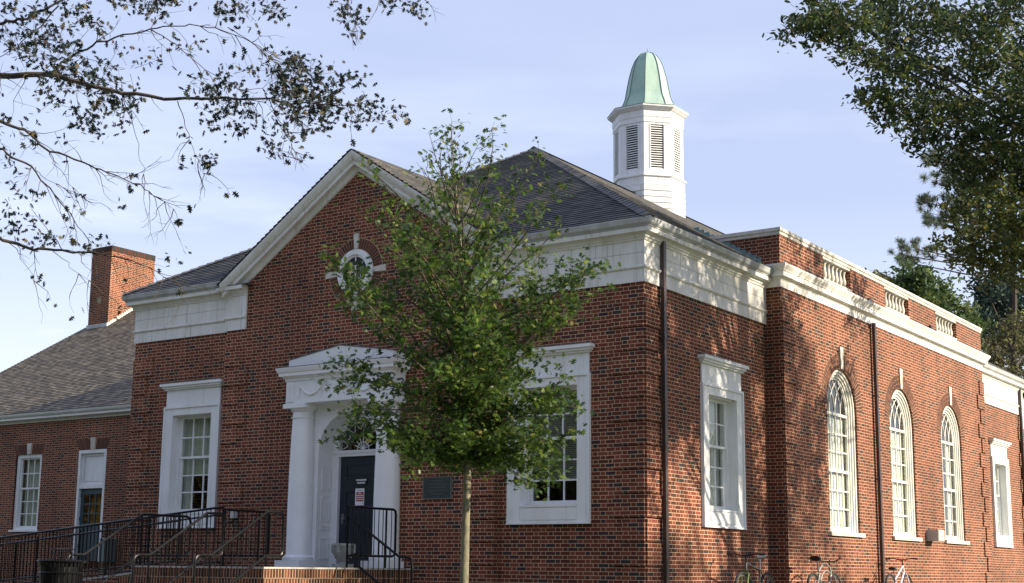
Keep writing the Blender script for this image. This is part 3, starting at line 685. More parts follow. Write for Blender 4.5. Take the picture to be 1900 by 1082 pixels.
for s in (-1, 1):
    m = MB(Tf(EY)); u0 = -6.5+s*1.24
    m.box(u0-.10,u0+.10,0,.02,3.225,3.62); m.box(u0-.10,u0+.10,.02,.03,3.225,3.25)
    for k in (-1,0,1): m.box(u0+k*.055-.012,u0+k*.055+.012,.02,.032,3.28,3.56)
    sw = [(-6.5+s*(.98-.60*t), .014, 3.52-.17*math.sin(math.pi*t)) for t in [k/14 for k in range(15)]]
    m.tube(sw, [.012+.014*math.sin(math.pi*k/14) for k in range(15)], 7)
    m.tube([(-6.5+s*.98,.012,3.52),(-6.5+s*1.0,.012,3.40),(-6.5+s*1.02,.012,3.28)], .012, 6)
    m.tube([(-6.5+s*.37,.012,3.5),(-6.5+s*.42,.012,3.38),(-6.5+s*.43,.012,3.30)], .012, 6)
    for r in (.10,.05): m.tube([(-6.5+s*.28+r*math.cos(k*math.pi/9),.012,3.50+r*math.sin(k*math.pi/9)) for k in range(18)], .012, 6, closed=True)
    m.build('swag_ornament', COLW, en, smooth=True)

# ------------------------------------------------------------------ cupola
CC = (-6.5, 11.98)
def octa(mb, prof):
    rings = []
    for r, z in prof: rings.append([mb.pt((CC[0]+r*math.cos(rad(22.5+45*k)), CC[1]+r*math.sin(rad(22.5+45*k)), z)) for k in range(8)])
    for a, b in zip(rings, rings[1:]):
        for k in range(8): mb.f.append([a[k], a[(k+1)%8], b[(k+1)%8], b[k]])
    mb.f.append(rings[-1]); return mb
cu = octa(MB(), [q for k in range(7) for q in ((1.022,9.1+.163*k),(1.0,9.1+.163*(k+1)))]).build('cupola', WSHING, B)
m = octa(MB(), [(1.005,10.24),(1.005,10.47),(1.05,10.48),(1.05,10.52),(1.0,10.53),(.97,10.54),(.97,10.70)])
m2 = MB()
RA = .97*math.cos(rad(22.5)); HW = .97*math.sin(rad(22.5))
for k in range(8):
    a = rad(45*k); n_ = (math.cos(a), math.sin(a)); t_ = (-math.sin(a), math.cos(a))
    T = (lambda n_, t_: lambda u, d, z: (CC[0]+n_[0]*(RA+d)+t_[0]*u, CC[1]+n_[1]*(RA+d)+t_[1]*u, z))(n_, t_)
    q = MB(T); q.box(-HW,-.215,-.12,0,10.70,12.0); q.box(.215,HW,-.12,0,10.70,12.0); q.box(-.215,.215,-.12,0,11.94,12.0)
    q.box(-.215,-.185,-.1,.012,10.69,11.95); q.box(.185,.215,-.1,.012,10.69,11.95)
    off = len(m.v); m.v += q.v; m.f += [[i+off for i in f] for f in q.f]
    l = MB(T)
    for j in range(19):
        z = 10.70+.0655*j; l.face([(-.185,-.06,z+.022),(.185,-.06,z+.022),(.185,-.008,z),(-.185,-.008,z)]); l.face([(-.185,-.008,z),(.185,-.008,z),(.185,-.012,z+.026),(-.185,-.012,z+.026)]); l.face([(-.185,-.06,z+.045),(.185,-.06,z+.045),(.185,-.012,z+.026),(-.185,-.012,z+.026)])
    l.build('louver', WHITE, cu)
octa(m, [(.985,12.0),(.985,12.13),(1.0,12.16),(1.0,12.33),(1.04,12.35),(1.10,12.40),(1.13,12.42),(1.13,12.465),(.8,12.48)])
m.build('lantern', WHITE, cu)
MB().box(CC[0]-.6,CC[0]+.6,CC[1]-.6,CC[1]+.6,10.6,12.0).build('lantern_core', ROOM, cu)
DP = [(0,0),(0,0),(.84,12.50),(.79,12.58),(.725,12.75),(.66,12.88),(.625,12.98),(.567,13.3),(.51,13.59),(.432,13.88),(.345,14.09),(.24,14.23),(.10,14.30),(.03,14.315)]
DP = [(r*1.0, z) for r, z in DP]
octa(MB(), DP[2:]).build('dome', COPPER, cu)
octa(MB(), [(1.145,12.467),(1.145,12.48),(.82,12.505)]).build('dome_skirt', COPPER, cu)
m = MB()
for k in range(8):
    a = rad(22.5+45*k); m.tube([(CC[0]+(r+.006)*math.cos(a), CC[1]+(r+.006)*math.sin(a), z) for r, z in DP[2:]], .014, 5)
m.build('dome_seam', SEAM, cu)
MB().lathe((CC[0],CC[1],14.28), [(.04,0),(.045,.03),(.02,.06),(.009,.08),(.007,.15),(.002,.17)], 10).build('finial', LEAD, cu)

# ------------------------------------------------------------------ left wing
WY = 6.5
W = thing('brick_wing', (-22, WY, GZ), 'lower brick wing with brown shingle roof and tall chimney, left of the gabled building', 'building')
win_u, door_u = -25.45, -22.42
m = MB(Tf(WY)); wall(m, -31.7, -12.9, ZB, 4.45, [(-26.08,-24.82,1.05,3.38), (-23.05,-21.79,-.1,3.40)])
m.T = Ts(-31.7); wall(m, WY, 22, ZB, 4.45, []); m.build('wall', BRICK, W)
m = MB(); ey, ez, s = WY-.30, 4.64, .68; ry = 14.3; rz = ez+s*(ry-ey); ROWS = int((rz-ez)/.0727)
roof_slope(m, (-31.95,ey,ez), (-12.0,ey,ez), (-29.7,ry,rz), (-12.0,ry,rz), ROWS, .018)
roof_slope(m, (-12.0,22.4,ez), (-31.95,22.4,ez), (-12.0,ry,rz), (-29.7,ry,rz), ROWS, .018)
roof_slope(m, (-31.95,22.4,ez), (-31.95,ey,ez), (-29.7,ry,rz), (-29.7,ry,rz), ROWS, .018)
m.build('roof', SHING, W)
m = MB().sweep([(-31.7,12),(-31.7,WY),(-12.95,WY)], [(.02,4.36),(.02,4.40),(.06,4.41),(.08,4.44),(.20,4.45),(.20,4.515)], -.05); cn = m.build('cornice', WHITE, W)
MB().sweep([(-31.7,12),(-31.7,WY),(-12.95,WY)], [(.21,4.52),(.23,4.53),(.27,4.57),(.29,4.62),(.29,4.64),(.24,4.645)], -.05).build('gutter', WHITE, cn)
def flat_arch(parent, T, uc, z0, z1, hw):
    n = 22; halves = {0: MB(T), 1: MB(T)}
    for k in range(n):
        m = halves[int(k >= n/2)]
        a, b = -1+2*(k+.07)/n, -1+2*(k+.93)/n
        if abs((a+b)/2) < .14: continue
        m.prism([(uc+a*hw,z0),(uc+b*hw,z0),(uc+b*(hw+.16),z1),(uc+a*(hw+.16),z1)], -.01, .006, tint=.15+.8*rnd.random())
    for m in halves.values(): m.build('brick_flat_arch', BUNIT, parent)
    MB(T).prism([(uc-hw,z0),(uc+hw,z0),(uc+hw+.16,z1),(uc-hw-.16,z1)], -.012, .002).build('arch_mortar', MORT, parent)
    keystone(parent, T, uc, z0, z1+.04, .075, .115, .03)
T = Tf(WY); S = lambda uc: MB(lambda u, d, z: T(uc+u, d, z))
m = S(win_u)
for sg in (-1,1): lo, hi = sorted((sg*.63, sg*.49)); m.box(lo, hi, -.2, -.05, 1.05, 3.38)
m.box(-.49,.49,-.2,-.05,3.27,3.38); m.box(-.49,.49,-.2,-.05,1.05,1.12)
w = m.build('window', WHITE, W); S(win_u).box(-.72,.70,-.2,.05,.99,1.05).build('sill', WHITE, w)
m = S(win_u)
for z0, z1, r, d in ((2.30,3.27,2,-.1),(1.12,2.35,3,-.14)):
    m.box(-.49,-.445,d-.04,d,z0,z1); m.box(.445,.49,d-.04,d,z0,z1); m.box(-.445,.445,d-.04,d,z0,z0+.05); m.box(-.445,.445,d-.04,d,z1-.045,z1)
    for k in (1,2): x = -.445+.89*k/3; m.box(x-.014,x+.014,d-.03,d-.005,z0+.05,z1-.045)
    for k in range(1,r): z = z0+.05+(z1-z0-.095)*k/r; m.box(-.445,.445,d-.03,d-.006,z-.014,z+.014)
m.build('sash', WHITE, w); S(win_u).box(-.46,.46,-.165,-.162,1.15,3.25).build('pane', GLASS, w)
c = S(win_u)
for k in range(30): a, b = -.5+k/30, -.5+(k+1)/30; c.face([(a,-.3+.02*math.sin(k*2.1),1.1),(b,-.3+.02*math.sin((k+1)*2.1),1.1),(b,-.3+.02*math.sin((k+1)*2.1),3.3),(a,-.3+.02*math.sin(k*2.1),3.3)])
c.build('curtain', CURT, w); flat_arch(w, T, win_u, 3.38, 3.68, .63)
m = S(door_u); zt = 2.25
for sg in (-1,1): lo, hi = sorted((sg*.63, sg*.535)); m.box(lo, hi, -.2, .01, 0.1, 3.40)
m.box(-.535,.535,-.2,.01,3.30,3.40); m.box(-.535,.535,-.2,.0,zt,zt+.11); m.box(-.535,.535,-.16,-.12,zt+.11,3.30); m.box(-.42,.44,-.12,-.10,zt+.22,3.16); m.box(-.535,-.46,-.12,-.08,zt+.11,3.3); m.box(-.46,.535,-.12,-.08,3.22,3.3); m.box(-.46,.535,-.12,-.07,zt+.11,zt+.17)
w = m.build('door_frame', WHITE, W); flat_arch(w, T, door_u, 3.40, 3.72, .63)
m = S(door_u); d0, d1 = -.14, -.09
m.box(-.535,-.40,d0,d1,.12,zt); m.box(.40,.535,d0,d1,.12,zt); m.box(-.40,.40,d0,d1,2.08,zt); m.box(-.40,.40,d0,d1,.12,1.22)
for k in (1,2): x = -.40+.8*k/3; m.box(x-.018,x+.018,d0,d1-.005,1.22,2.08); z = 1.22+.86*k/3; m.box(-.40,.40,d0,d1-.006,z-.018,z+.018)
for z in (.5,1.3,2.0): m.box(-.56,-.525,d1,d1+.02,z,z+.11)
dr2 = m.build('glazed_door', TEAL, W); S(door_u).box(-.41,.41,-.118,-.114,1.2,2.1).build('pane', GLASSD, dr2)
S(door_u).box(-.5,.5,-.35,-.34,.2,2.2).build('door_reflection_sheet', mat('painted_gold_reflection', (.60,.43,.13), .8, color2=(.12,.09,.03), nscale=14), dr2)  # amber sheet painted as the golden reflection in the door panes
# chimney
ch = MB().box(-30.05,-28.95,12.0,14.04,8.2,11.38); ch.box(-30.055,-28.945,11.995,14.045,11.38,11.42)
ch = ch.build('chimney', BRICK, W)
m = MB()
for f, a, b, fx in ((0,-30.06,-28.94,11.99),(1,11.99,14.05,-28.94)):
    n = int((b-a)/.0715)
    for k in range(n):
        u0, u1 = a+(b-a)*(k+.07)/n, a+(b-a)*(k+.93)/n; tn = .02+.32*rnd.random()
        if f == 0: m.box(u0,u1,fx-.006,fx+.2,11.40,11.60, tint=tn)
        else: m.box(fx-.2,fx+.006,u0,u1,11.40,11.60, tint=tn)
m.build('chimney_cap_course', BUNIT, ch); MB().box(-30.04,-28.96,12.01,14.03,11.42,11.59).build('cap_mortar', MORT, ch)
MB().box(-30.08,-28.93,11.95,12.01,8.42,8.70).build('base_flashing', GUT, ch)
m = MB()
for k in range(14):
    y = 12.0+.1*k; z = ez+s*(y-ey); m.box(-28.96, -28.925-.0004*k, y, y+.11, z-.08, z+.16)
m.build('chimney_step_flashing', mat('bright_flashing', (.62,.60,.52), .5, noise=.2), ch)

# ------------------------------------------------------------------ steps, landing, ramp
LX0, LX1, LY = -8.1, -4.9, -3.93
E_ = thing('entrance_steps', (-6.5,-2.5,GZ), 'brick steps and landing wrapping the white columned doorway', 'steps')
m = MB()
for k in (1,2,3): m.box(LX0+.004*k, LX1+.30*k, LY-.30*k, -1.85-.003*k, GZ-.05, -.18*k-.012)
m.box(LX0, LX1, LY, PY-.003, GZ-.05, -.03); m.build('riser', ROWLOCK, E_)
m = MB(); m.box(LX0-.005, LX1+.012, LY-.012, PY-.004, -.03, .0); m.build('landing_slab', CONC, E_)
m = MB()
for k in (1,2,3): m.box(LX0+.004*k, LX1+.30*k+.008, LY-.30*k-.008, -1.85-.003*k+.002, -.18*k-.012, -.18*k)
m.build('tread', mat('brown_tread', (.20,.13,.09), .9, color2=(.11,.085,.065), nscale=7, bump=.3), E_)
RM = thing('entrance_ramp', (-12,-2.25,GZ), 'long wheelchair ramp sloping up along the front wall to the brick landing', 'ramp')
m = MB(lambda u, d, z: (u, d, z)); m.prism([(-8.105,GZ-.05),(-8.105,-.035),(-15.3,GZ-.03),(-15.3,GZ-.05)], -2.86, -1.66); m.build('ramp_wall', BRICK, RM)
m = MB(lambda u, d, z: (u, d, z)); m.prism([(-8.106,-.034),(-8.106,.0),(-15.3,GZ+.005),(-15.3,GZ-.029)], -2.87, -1.65); m.build('ramp_slab', CONC, RM)

# ------------------------------------------------------------------ railings
def lerp_path(path, s):                        # path of (s,z)
    for (a, za), (b, zb) in zip(path, path[1:]):
        if (a <= s <= b) or (b <= s <= a):
            t = (s-a)/(b-a) if b != a else 0; return za+(zb-za)*t
    return path[-1][1]
def railing(label, T, loop, posts, top, bot, s0, s1, closed=True, rails=(), gap=.112, n_cap=None):
    r = thing('stair_railing', T(posts[0][0], posts[0][1]), label, 'railing', 'black metal railings around the entrance')
    MB().tube([T(s, z) for s, z in loop], .023, 8, closed=closed).build('handrail', BLK, r, smooth=True)
    for q in rails: MB().tube([T(s, z) for s, z in q], .018, 8).build('rail', BLK, r, smooth=True)
    for s, za, zb in posts: MB().tube([T(s, za), T(s, zb)], .024, 4).build('post', BLK, r)
    n = int(abs(s1-s0)/gap)
    for k in range(1, n):
        s = s0+(s1-s0)*k/n
        if any(abs(s-p[0]) < .04 for p in posts): continue
        MB().tube([T(s, lerp_path(bot, s)), T(s, lerp_path(top, s))], .0085, 5).build('baluster', BLK, r)
    return r
def stair_rail(x, back, label):
    T = lambda s, z: (x, s, z)
    top = [(back,.89),(-3.9,.89),(-5.1,.17),(-5.42,.17)]; bot = [(back,.18),(-3.9,.18),(-5.1,-.55),(-5.42,-.55)]
    loop = [(back,.89),(-3.9,.89),(-5.1,.17),(-5.33,.17),(-5.40,.145),(-5.43,.08),(-5.43,-.46),(-5.40,-.53),(-5.33,-.55),(-5.1,-.55),(-3.9,.18),(back,.18),(back+.06,.205),(back+.085,.27),(back+.085,.80),(back+.06,.865)]
    railing(label, T, loop, [(-3.9,0.0,.89),(-5.12,GZ,.17)], top, bot, back+.02, -5.36)
stair_rail(-4.9, -3.60, 'black stair railing on the front steps nearest the left white column')
stair_rail(-6.31, -3.60, 'middle black stair railing on the front steps, between two similar ones')
stair_rail(-7.95, -2.85, 'leftmost black stair railing on the steps, its level top longest, behind the trash can')
T = lambda s, z: (s, -1.90, z)
railing('dark railing sloping down to the right in front of the columned doorway and urn', T,
        [(-4.88,.89),(-3.72,.19),(-3.55,.185),(-3.47,.15),(-3.44,.08),(-3.44,-.50),(-3.5,-.53),(-3.72,-.53),(-4.88,.18)], [(-4.9,0,1.06),(-3.72,GZ,.19)],
        [(-4.88,.89),(-3.72,.19),(-3.44,.19)], [(-4.88,.18),(-3.72,-.53),(-3.44,-.53)], -4.88, -3.47, closed=False)
def guard(x, y0, y1, label):
    T = lambda s, z: (x, s, z)
    loop = [(y0,1.06),(y1-.08,1.06),(y1-.02,1.035),(y1,.97),(y1,.30),(y1-.02,.235),(y1-.08,.21),(y0,.21)]
    railing(label, T, loop, [(y0,0,1.06),(y1-.27,0,1.06)], [(y0,1.06),(y1,1.06)], [(y0,.21),(y1,.21)], y0, y1)
guard(-4.9, -1.90, -.58, 'black guard panel with rounded corner before the right white column')
guard(-8.1, -1.77, -.59, 'black guard panel left of the left white column, before the wall outlet')
def ramp_rail(y, x0, label, zt):
    T = lambda s, z: (s, y, z); x1 = -17.0; f = lambda s: max(GZ, -.0+ (s+8.1)*.1)
    t = [(x0,f(x0)+zt),(x1,f(x1)+zt)]; b = [(x0,f(x0)+.10),(x1,f(x1)+.10)]
    railing(label, T, t, [(x0,0,zt)]+[(x, f(x)-.02, f(x)+zt) for x in (-10.2,-12.3,-14.4,-16.6)], t, b, x0, x1, closed=False,
            rails=[b, [(x0,f(x0)+zt-.14),(x1,f(x1)+zt-.14)]])
ramp_rail(-1.77, -8.15, 'long black ramp railing nearer the brick wall, rising under the left window', 1.12)
ramp_rail(-2.80, -8.2, 'long black ramp railing on the outer side of the ramp, behind the trash can', .97)

# ------------------------------------------------------------------ small objects at the entrance
def bars(T, rows, d, hgt, m_, parent, name):
    for (u0, u1, z) in rows:
        mb = MB(T); u = u0
        while u < u1:
            w_ = rnd.uniform(.008, .02); mb.box(u, min(u+w_, u1), d, d+.0015, z-hgt/2, z+hgt/2); u += w_+.004
        mb.build(name, m_, parent)
TD = Tf(.30)
s = thing('door_sign', (-6.52,.31,1.62), 'small black plate with two lines of white lettering on the navy door', 'sign')
MB(TD).box(-6.665,-6.375,-.0075,-.003,1.60,1.735).build('plate', SIGNK, s)
bars(TD, [(-6.655,-6.385,1.70),(-6.62,-6.42,1.645)], -.003, .030, SIGNW, s, 'lettering')
s = thing('door_poster', (-6.6,.31,1.2), 'white paper notice with a red printed block taped to the navy door', 'poster')
MB(TD).box(-6.665,-6.435,-.0079,-.0045,1.205,1.535).build('paper', SIGNW, s)
m = MB(TD); m.box(-6.64,-6.45,-.0045,-.0035,1.285,1.465); m.prism([(-6.55,1.286),(-6.52,1.286),(-6.53,1.262)], -.0045, -.0036); m.build('red_block', SIGNR, s)
bars(TD, [(-6.58,-6.52,1.44),(-6.63,-6.46,1.40),(-6.63,-6.46,1.36),(-6.63,-6.46,1.32)], -.0035, .020, SIGNW, s, 'lettering')
bars(TD, [(-6.63,-6.46,1.50)], -.0045, .014, SIGNG, s, 'heading')
MB(TD).box(-6.48,-6.46,-.0045,-.004,1.225,1.26).build('emblem', SIGNG, s)
s = thing('wall_plaque', (-4.30,PY,1.28), 'dark bronze plaque on the brick wall between the doorway and young tree', 'plaque')
MB(Tf(PY)).box(-4.62,-3.99,0,.028,1.28,1.66).build('plate', BRONZE, s)
m = MB(Tf(PY)); m.box(-4.635,-3.975,0,.035,1.265,1.28); m.box(-4.635,-3.975,0,.035,1.66,1.675); m.box(-4.635,-4.62,0,.035,1.28,1.66); m.box(-3.99,-3.975,0,.035,1.28,1.66); m.build('border', BRONZE_E, s)
bars(Tf(PY), [(-4.45,-4.15,1.60),(-4.52,-4.08,1.54),(-4.5,-4.1,1.48),(-4.52,-4.08,1.42),(-4.45,-4.15,1.36)], .028, .022, mat('plaque_letters', (.10,.11,.095), .4, metal=.4), s, 'lettering')
s = thing('outlet_box', (-9.52,-.1,.99), 'small grey outlet box on the brick wall beside the left column', 'electrical box')
MB(Tf(PY)).box(-9.62,-9.48,0,.06,.98,1.11).build('box', GREYBOX, s); MB(Tf(PY)).box(-9.63,-9.47,.06,.075,.975,1.115).build('cover', GREYBOX, s)
s = thing('utility_box', (BP,14.0,.78), 'pale grey utility box on the sunlit wall left of the third arched window', 'utility box')
MB(Ts(BP)).box(13.45,13.92,0,.30,.79,1.06).build('housing', GREYBOX, s); MB(Ts(BP)).box(13.48,13.89,.30,.31,.81,1.04).build('cover', GREYBOX, s)
s = thing('meter_box', (-21.2,WY-.1,.1), 'small green cabinet beside the glazed green door of the left wing', 'cabinet')
MB(Tf(WY)).box(-21.55,-21.15,.0,.25,.1,.75).build('cabinet', mat('green_cabinet', (.13,.19,.18), .6), s); MB(Tf(WY)).box(-21.56,-21.14,.0,.27,.75,.78).build('lid', GREYBOX, s)
u = thing('stone_urn', (-5.87,-.9,0), 'weathered square-footed stone urn planter before the navy door', 'urn')
MB().lathe((-5.87,-.9,.0), [(.10,.07),(.075,.09),(.08,.11),(.13,.16),(.175,.25),(.20,.33),(.205,.36),(.19,.365),(.19,.385),(.212,.39),(.212,.435),(.18,.44),(.17,.40),(.0,.39)], 28).build('bowl', URN, u, smooth=True)
MB().box(-6.01,-5.73,-1.04,-.76,.0,.07).build('foot', URN, u)
m = MB()
for k in range(14):
    a = 2*math.pi*k/14; m.tube([(-5.87+r*math.cos(a),-.9+r*math.sin(a),z) for r, z in ((.135,.165),(.185,.26),(.21,.345))], .014, 6)
for k in range(4):
    a = math.pi/4+math.pi/2*k-.5; m.box(-5.87+.2*math.cos(a)-.03,-5.87+.2*math.cos(a)+.03,-.9+.2*math.sin(a)-.03,-.9+.2*math.sin(a)+.03,.27,.42)
m.build('relief', URN, u, smooth=True)
# trash can
tx, ty = -3.80, -8.75; tzb = gz(tx, ty)
t = thing('trash_can', (tx,ty,tzb), 'black slatted metal trash can with a flat lid plate before the ramp railing', 'trash can')
m = MB(); n = 30
for k in range(n):
    a = 2*math.pi*k/n; c, s_ = math.cos(a), math.sin(a)
    P = []
    for r, z in ((.24,-.72),(.255,-.2),(.265,-.02),(.275,.035)):
        for w_, dr in ((-.018,0),(.018,0),(.018,.008),(-.018,.008)): P.append((tx+(r+dr)*c-w_*s_, ty+(r+dr)*s_+w_*c, z))
    i0 = len(m.v); m.v += P
    for j in range(3):
        for q in range(4): m.f.append([i0+4*j+q, i0+4*j+(q+1)%4, i0+4*j+4+(q+1)%4, i0+4*j+4+q])
m.build('slat', BLK, t)
m = MB(); 
for z, r in ((-.70,.25),(-.10,.272)): m.tube([(tx+r*math.cos(k*math.pi/18),ty+r*math.sin(k*math.pi/18),z) for k in range(36)], .014, 6, closed=True)
m.build('hoop', BLK, t)
MB().lathe((tx,ty,0), [(.20,.03),(.275,.025),(.31,.035),(.315,.05),(.305,.06),(.20,.062)], 36).build('rim', BLK, t, smooth=True)
MB().lathe((tx,ty,0), [(.215,-.72),(.225,-.03),(.20,-.03)], 24).build('liner', SIGNK, t)
m = MB().lathe((tx,ty,0), [(.16,.190),(.165,.195),(.16,.20),(.05,.208)], 30); m.build('lid_plate', BLK, t)
for a in (.5, 2.6, 4.7): MB().tube([(tx+.15*math.cos(a),ty+.15*math.sin(a),.05),(tx+.10*math.cos(a),ty+.10*math.sin(a),.195)], .010, 6).build('lid_leg', BLK, t)

# ------------------------------------------------------------------ bicycles
CHROME = mat('bike_chrome', (.28,.28,.28), .25, metal=.9); TYRE = mat('bike_tyre', (.02,.02,.02), .8)
def bike(label, x, y, flip, fmat, rimmat, saddlemat, kind, bar_z=.98, saddle_z=.95, lean=.06, forkmat=None):
    b = thing('bicycle', (x, y, GZ), label, 'bicycle', 'bicycles parked along the brick side wall')
    sg = -1 if flip else 1                      # +1: front wheel towards +y
    T = lambda a, s, z: (x - lean*z + s, y + sg*a, GZ + z*1.04)
    V = lambda *p: Vector(T(*p))
    Rw = .335; WB = .53
    for a in (-WB, WB):
        w = MB().tube([T(a+Rw*math.cos(k*math.pi/20), 0, Rw+Rw*math.sin(k*math.pi/20)) for k in range(40)], .024, 8, closed=True).build('wheel', TYRE, b, smooth=True)
        MB().tube([T(a+.30*math.cos(k*math.pi/20), 0, Rw+.30*math.sin(k*math.pi/20)) for k in range(40)], .011, 6, closed=True).build('rim', rimmat, w)
        m = MB()
        for k in range(16): t_ = 2*math.pi*k/16; m.tube([T(a,.02*(-1)**k,Rw), T(a+.30*math.cos(t_),0,Rw+.30*math.sin(t_))], .0022, 4)
        m.build('spoke', CHROME, w); MB().tube([T(a,-.05,Rw),T(a,.05,Rw)], .022, 8).build('hub', CHROME, w)
    bb, seat, head, headb = (-.10,0,.29), (-.24,0,saddle_z-.20), (.34,0,bar_z-.13), (.37,0,bar_z-.26)
    m = MB()
    if kind == 'cruiser':
        def arcp(p, q, h): return [T(p[0]+(q[0]-p[0])*t, 0, p[2]+(q[2]-p[2])*t+h*math.sin(math.pi*t)) for t in [k/12 for k in range(13)]]
        m.tube(arcp(seat, head, .09), .018, 8); m.tube(arcp((-.20,0,.55), headb, .12), .016, 8); m.tube(arcp(bb, headb, -.06), .02, 8)
    else:
        m.tube([T(*seat), T(*head)], .02, 8); m.tube([T(*bb), T(*headb)], .024, 8)
    m.tube([T(*bb), T(*seat)], .017, 8); m.tube([T(*head), T(*headb)], .024, 8)
    for s in (-.05,.05): m.tube([T(bb[0],s*.6,bb[2]), T(-WB,s,Rw)], .011, 6); m.tube([T(seat[0],s*.4,seat[2]-.03), T(-WB,s,Rw)], .010, 6)
    m.build('frame', fmat, b, smooth=True)
    m = MB()
    for s in (-.06,.06): m.tube([T(.375,s,bar_z-.30), T(.40,s,.62), T(WB,s,Rw)], .015, 7)
    m.tube([T(.375,-.06,bar_z-.30), T(.375,.06,bar_z-.30)], .016, 6); m.build('fork', forkmat or fmat, b, smooth=True)
    hb = (.33, bar_z)
    m = MB().tube([T(.34,0,bar_z-.13), T(.33,0,bar_z-.03), T(.36,0,bar_z)], .014, 7).build('stem', BLK, b)
    if kind == 'cruiser': pts = [(.08,-.33,bar_z-.02),(.16,-.31,bar_z+.03),(.27,-.2,bar_z+.0),(.36,-.07,bar_z-.02),(.36,.07,bar_z-.02),(.27,.2,bar_z+.0),(.16,.31,bar_z+.05),(.06,.33,bar_z+.04)]
    else: pts = [(.30,-.36,bar_z+.02),(.33,-.22,bar_z+.03),(.36,-.07,bar_z),(.36,.07,bar_z),(.33,.22,bar_z+.03),(.30,.36,bar_z+.02)]
    hbar = MB().tube([T(*p) for p in pts], .012, 7).build('handlebar', BLK, b, smooth=True)
    for e, f in ((0, 1), (-1, -2)):
        p, q = Vector(pts[e]), Vector(pts[f]); d = (q-p).normalized()
        MB().tube([T(*(p-d*.01)), T(*(p+d*.11))], .018, 8).build('grip', SIGNK, hbar)
        MB().tube([T(*(p+d*.13)), T(*(p+d*.05+Vector((.06,0,-.02))))], .007, 5).build('brake_lever', BLK, hbar)
    m = MB(); n = 10; prof = [(-.14,.075),(-.11,.085),(-.05,.06),(.02,.03),(.12,.02),(.14,.012)]
    if kind == 'cruiser': prof = [(-.13,.11),(-.09,.125),(-.02,.09),(.05,.05),(.11,.035),(.125,.02)]
    rings = []
    for a, w_ in prof: rings.append([m.pt(T(seat[0]-.02+a, w_*math.cos(2*math.pi*k/n), saddle_z+.03+(.035 if kind != 'cruiser' else .05)*math.sin(2*math.pi*k/n)-.1*max(0,a)*.2)) for k in range(n)])
    for A_, B_ in zip(rings, rings[1:]):
        for k in range(n): m.f.append([A_[k], A_[(k+1)%n], B_[(k+1)%n], B_[k]])
    m.f.append(rings[0][::-1]); m.f.append(rings[-1]); m.build('saddle', saddlemat, b, smooth=True)
    MB().tube([T(seat[0]+.0,0,seat[2]-.02), T(seat[0]-.03,0,saddle_z)], .013, 7).build('seatpost', CHROME, b)
    m = MB().tube([T(bb[0]+.085*math.cos(k*math.pi/12),.055,bb[2]+.085*math.sin(k*math.pi/12)) for k in range(24)], .006, 5, closed=True)
    m.tube([T(bb[0],.07,bb[2]),T(bb[0]+.1,.07,bb[2]-.13)], .01, 6); m.tube([T(bb[0],-.07,bb[2]),T(bb[0]-.1,-.07,bb[2]+.13)], .01, 6); m.tube([T(bb[0],-.06,bb[2]),T(bb[0],.06,bb[2])], .02, 8); m.build('crank', CHROME, b)
    for s, q in ((.11,(.1,-.13)),(-.11,(-.1,.13))): MB().box(*sorted((T(bb[0]+q[0]-.04,s,0)[0]-.04, T(bb[0]+q[0],s,0)[0]+.04)), *sorted((T(bb[0]+q[0]-.045,s,0)[1], T(bb[0]+q[0]+.045,s,0)[1])), GZ+bb[2]+q[1]-.012, GZ+bb[2]+q[1]+.012).build('pedal', SIGNK, b)
    return b
DKGREY = mat('bike_dark_frame', (.05,.05,.045), .35, metal=.3, noise=.4, nscale=12); LIME = mat('bike_lime_fork', (.30,.36,.08), .4)
bike('dark mountain bicycle with lime green fork and pale saddle top, leftmost along the side wall', .66, 2.92, True, DKGREY, mat('lime_rim', (.12,.13,.07), .5), mat('saddle_grey', (.10,.10,.10), .35), 'mtb', bar_z=.97, saddle_z=.92, forkmat=LIME)
bike('silver cruiser bicycle with curved frame tubes and wide black saddle below the first arched window', .95, 5.45, False, mat('bike_silver', (.34,.34,.31), .35, metal=.5), CHROME, SIGNK, 'cruiser', bar_z=.92, saddle_z=.92)
bike('white and lilac bicycle with raised black handlebar, right of the bay downspout', .95, 9.72, False, mat('bike_white', (.62,.58,.68), .4), CHROME, SIGNK, 'mtb', bar_z=.98, saddle_z=.76)

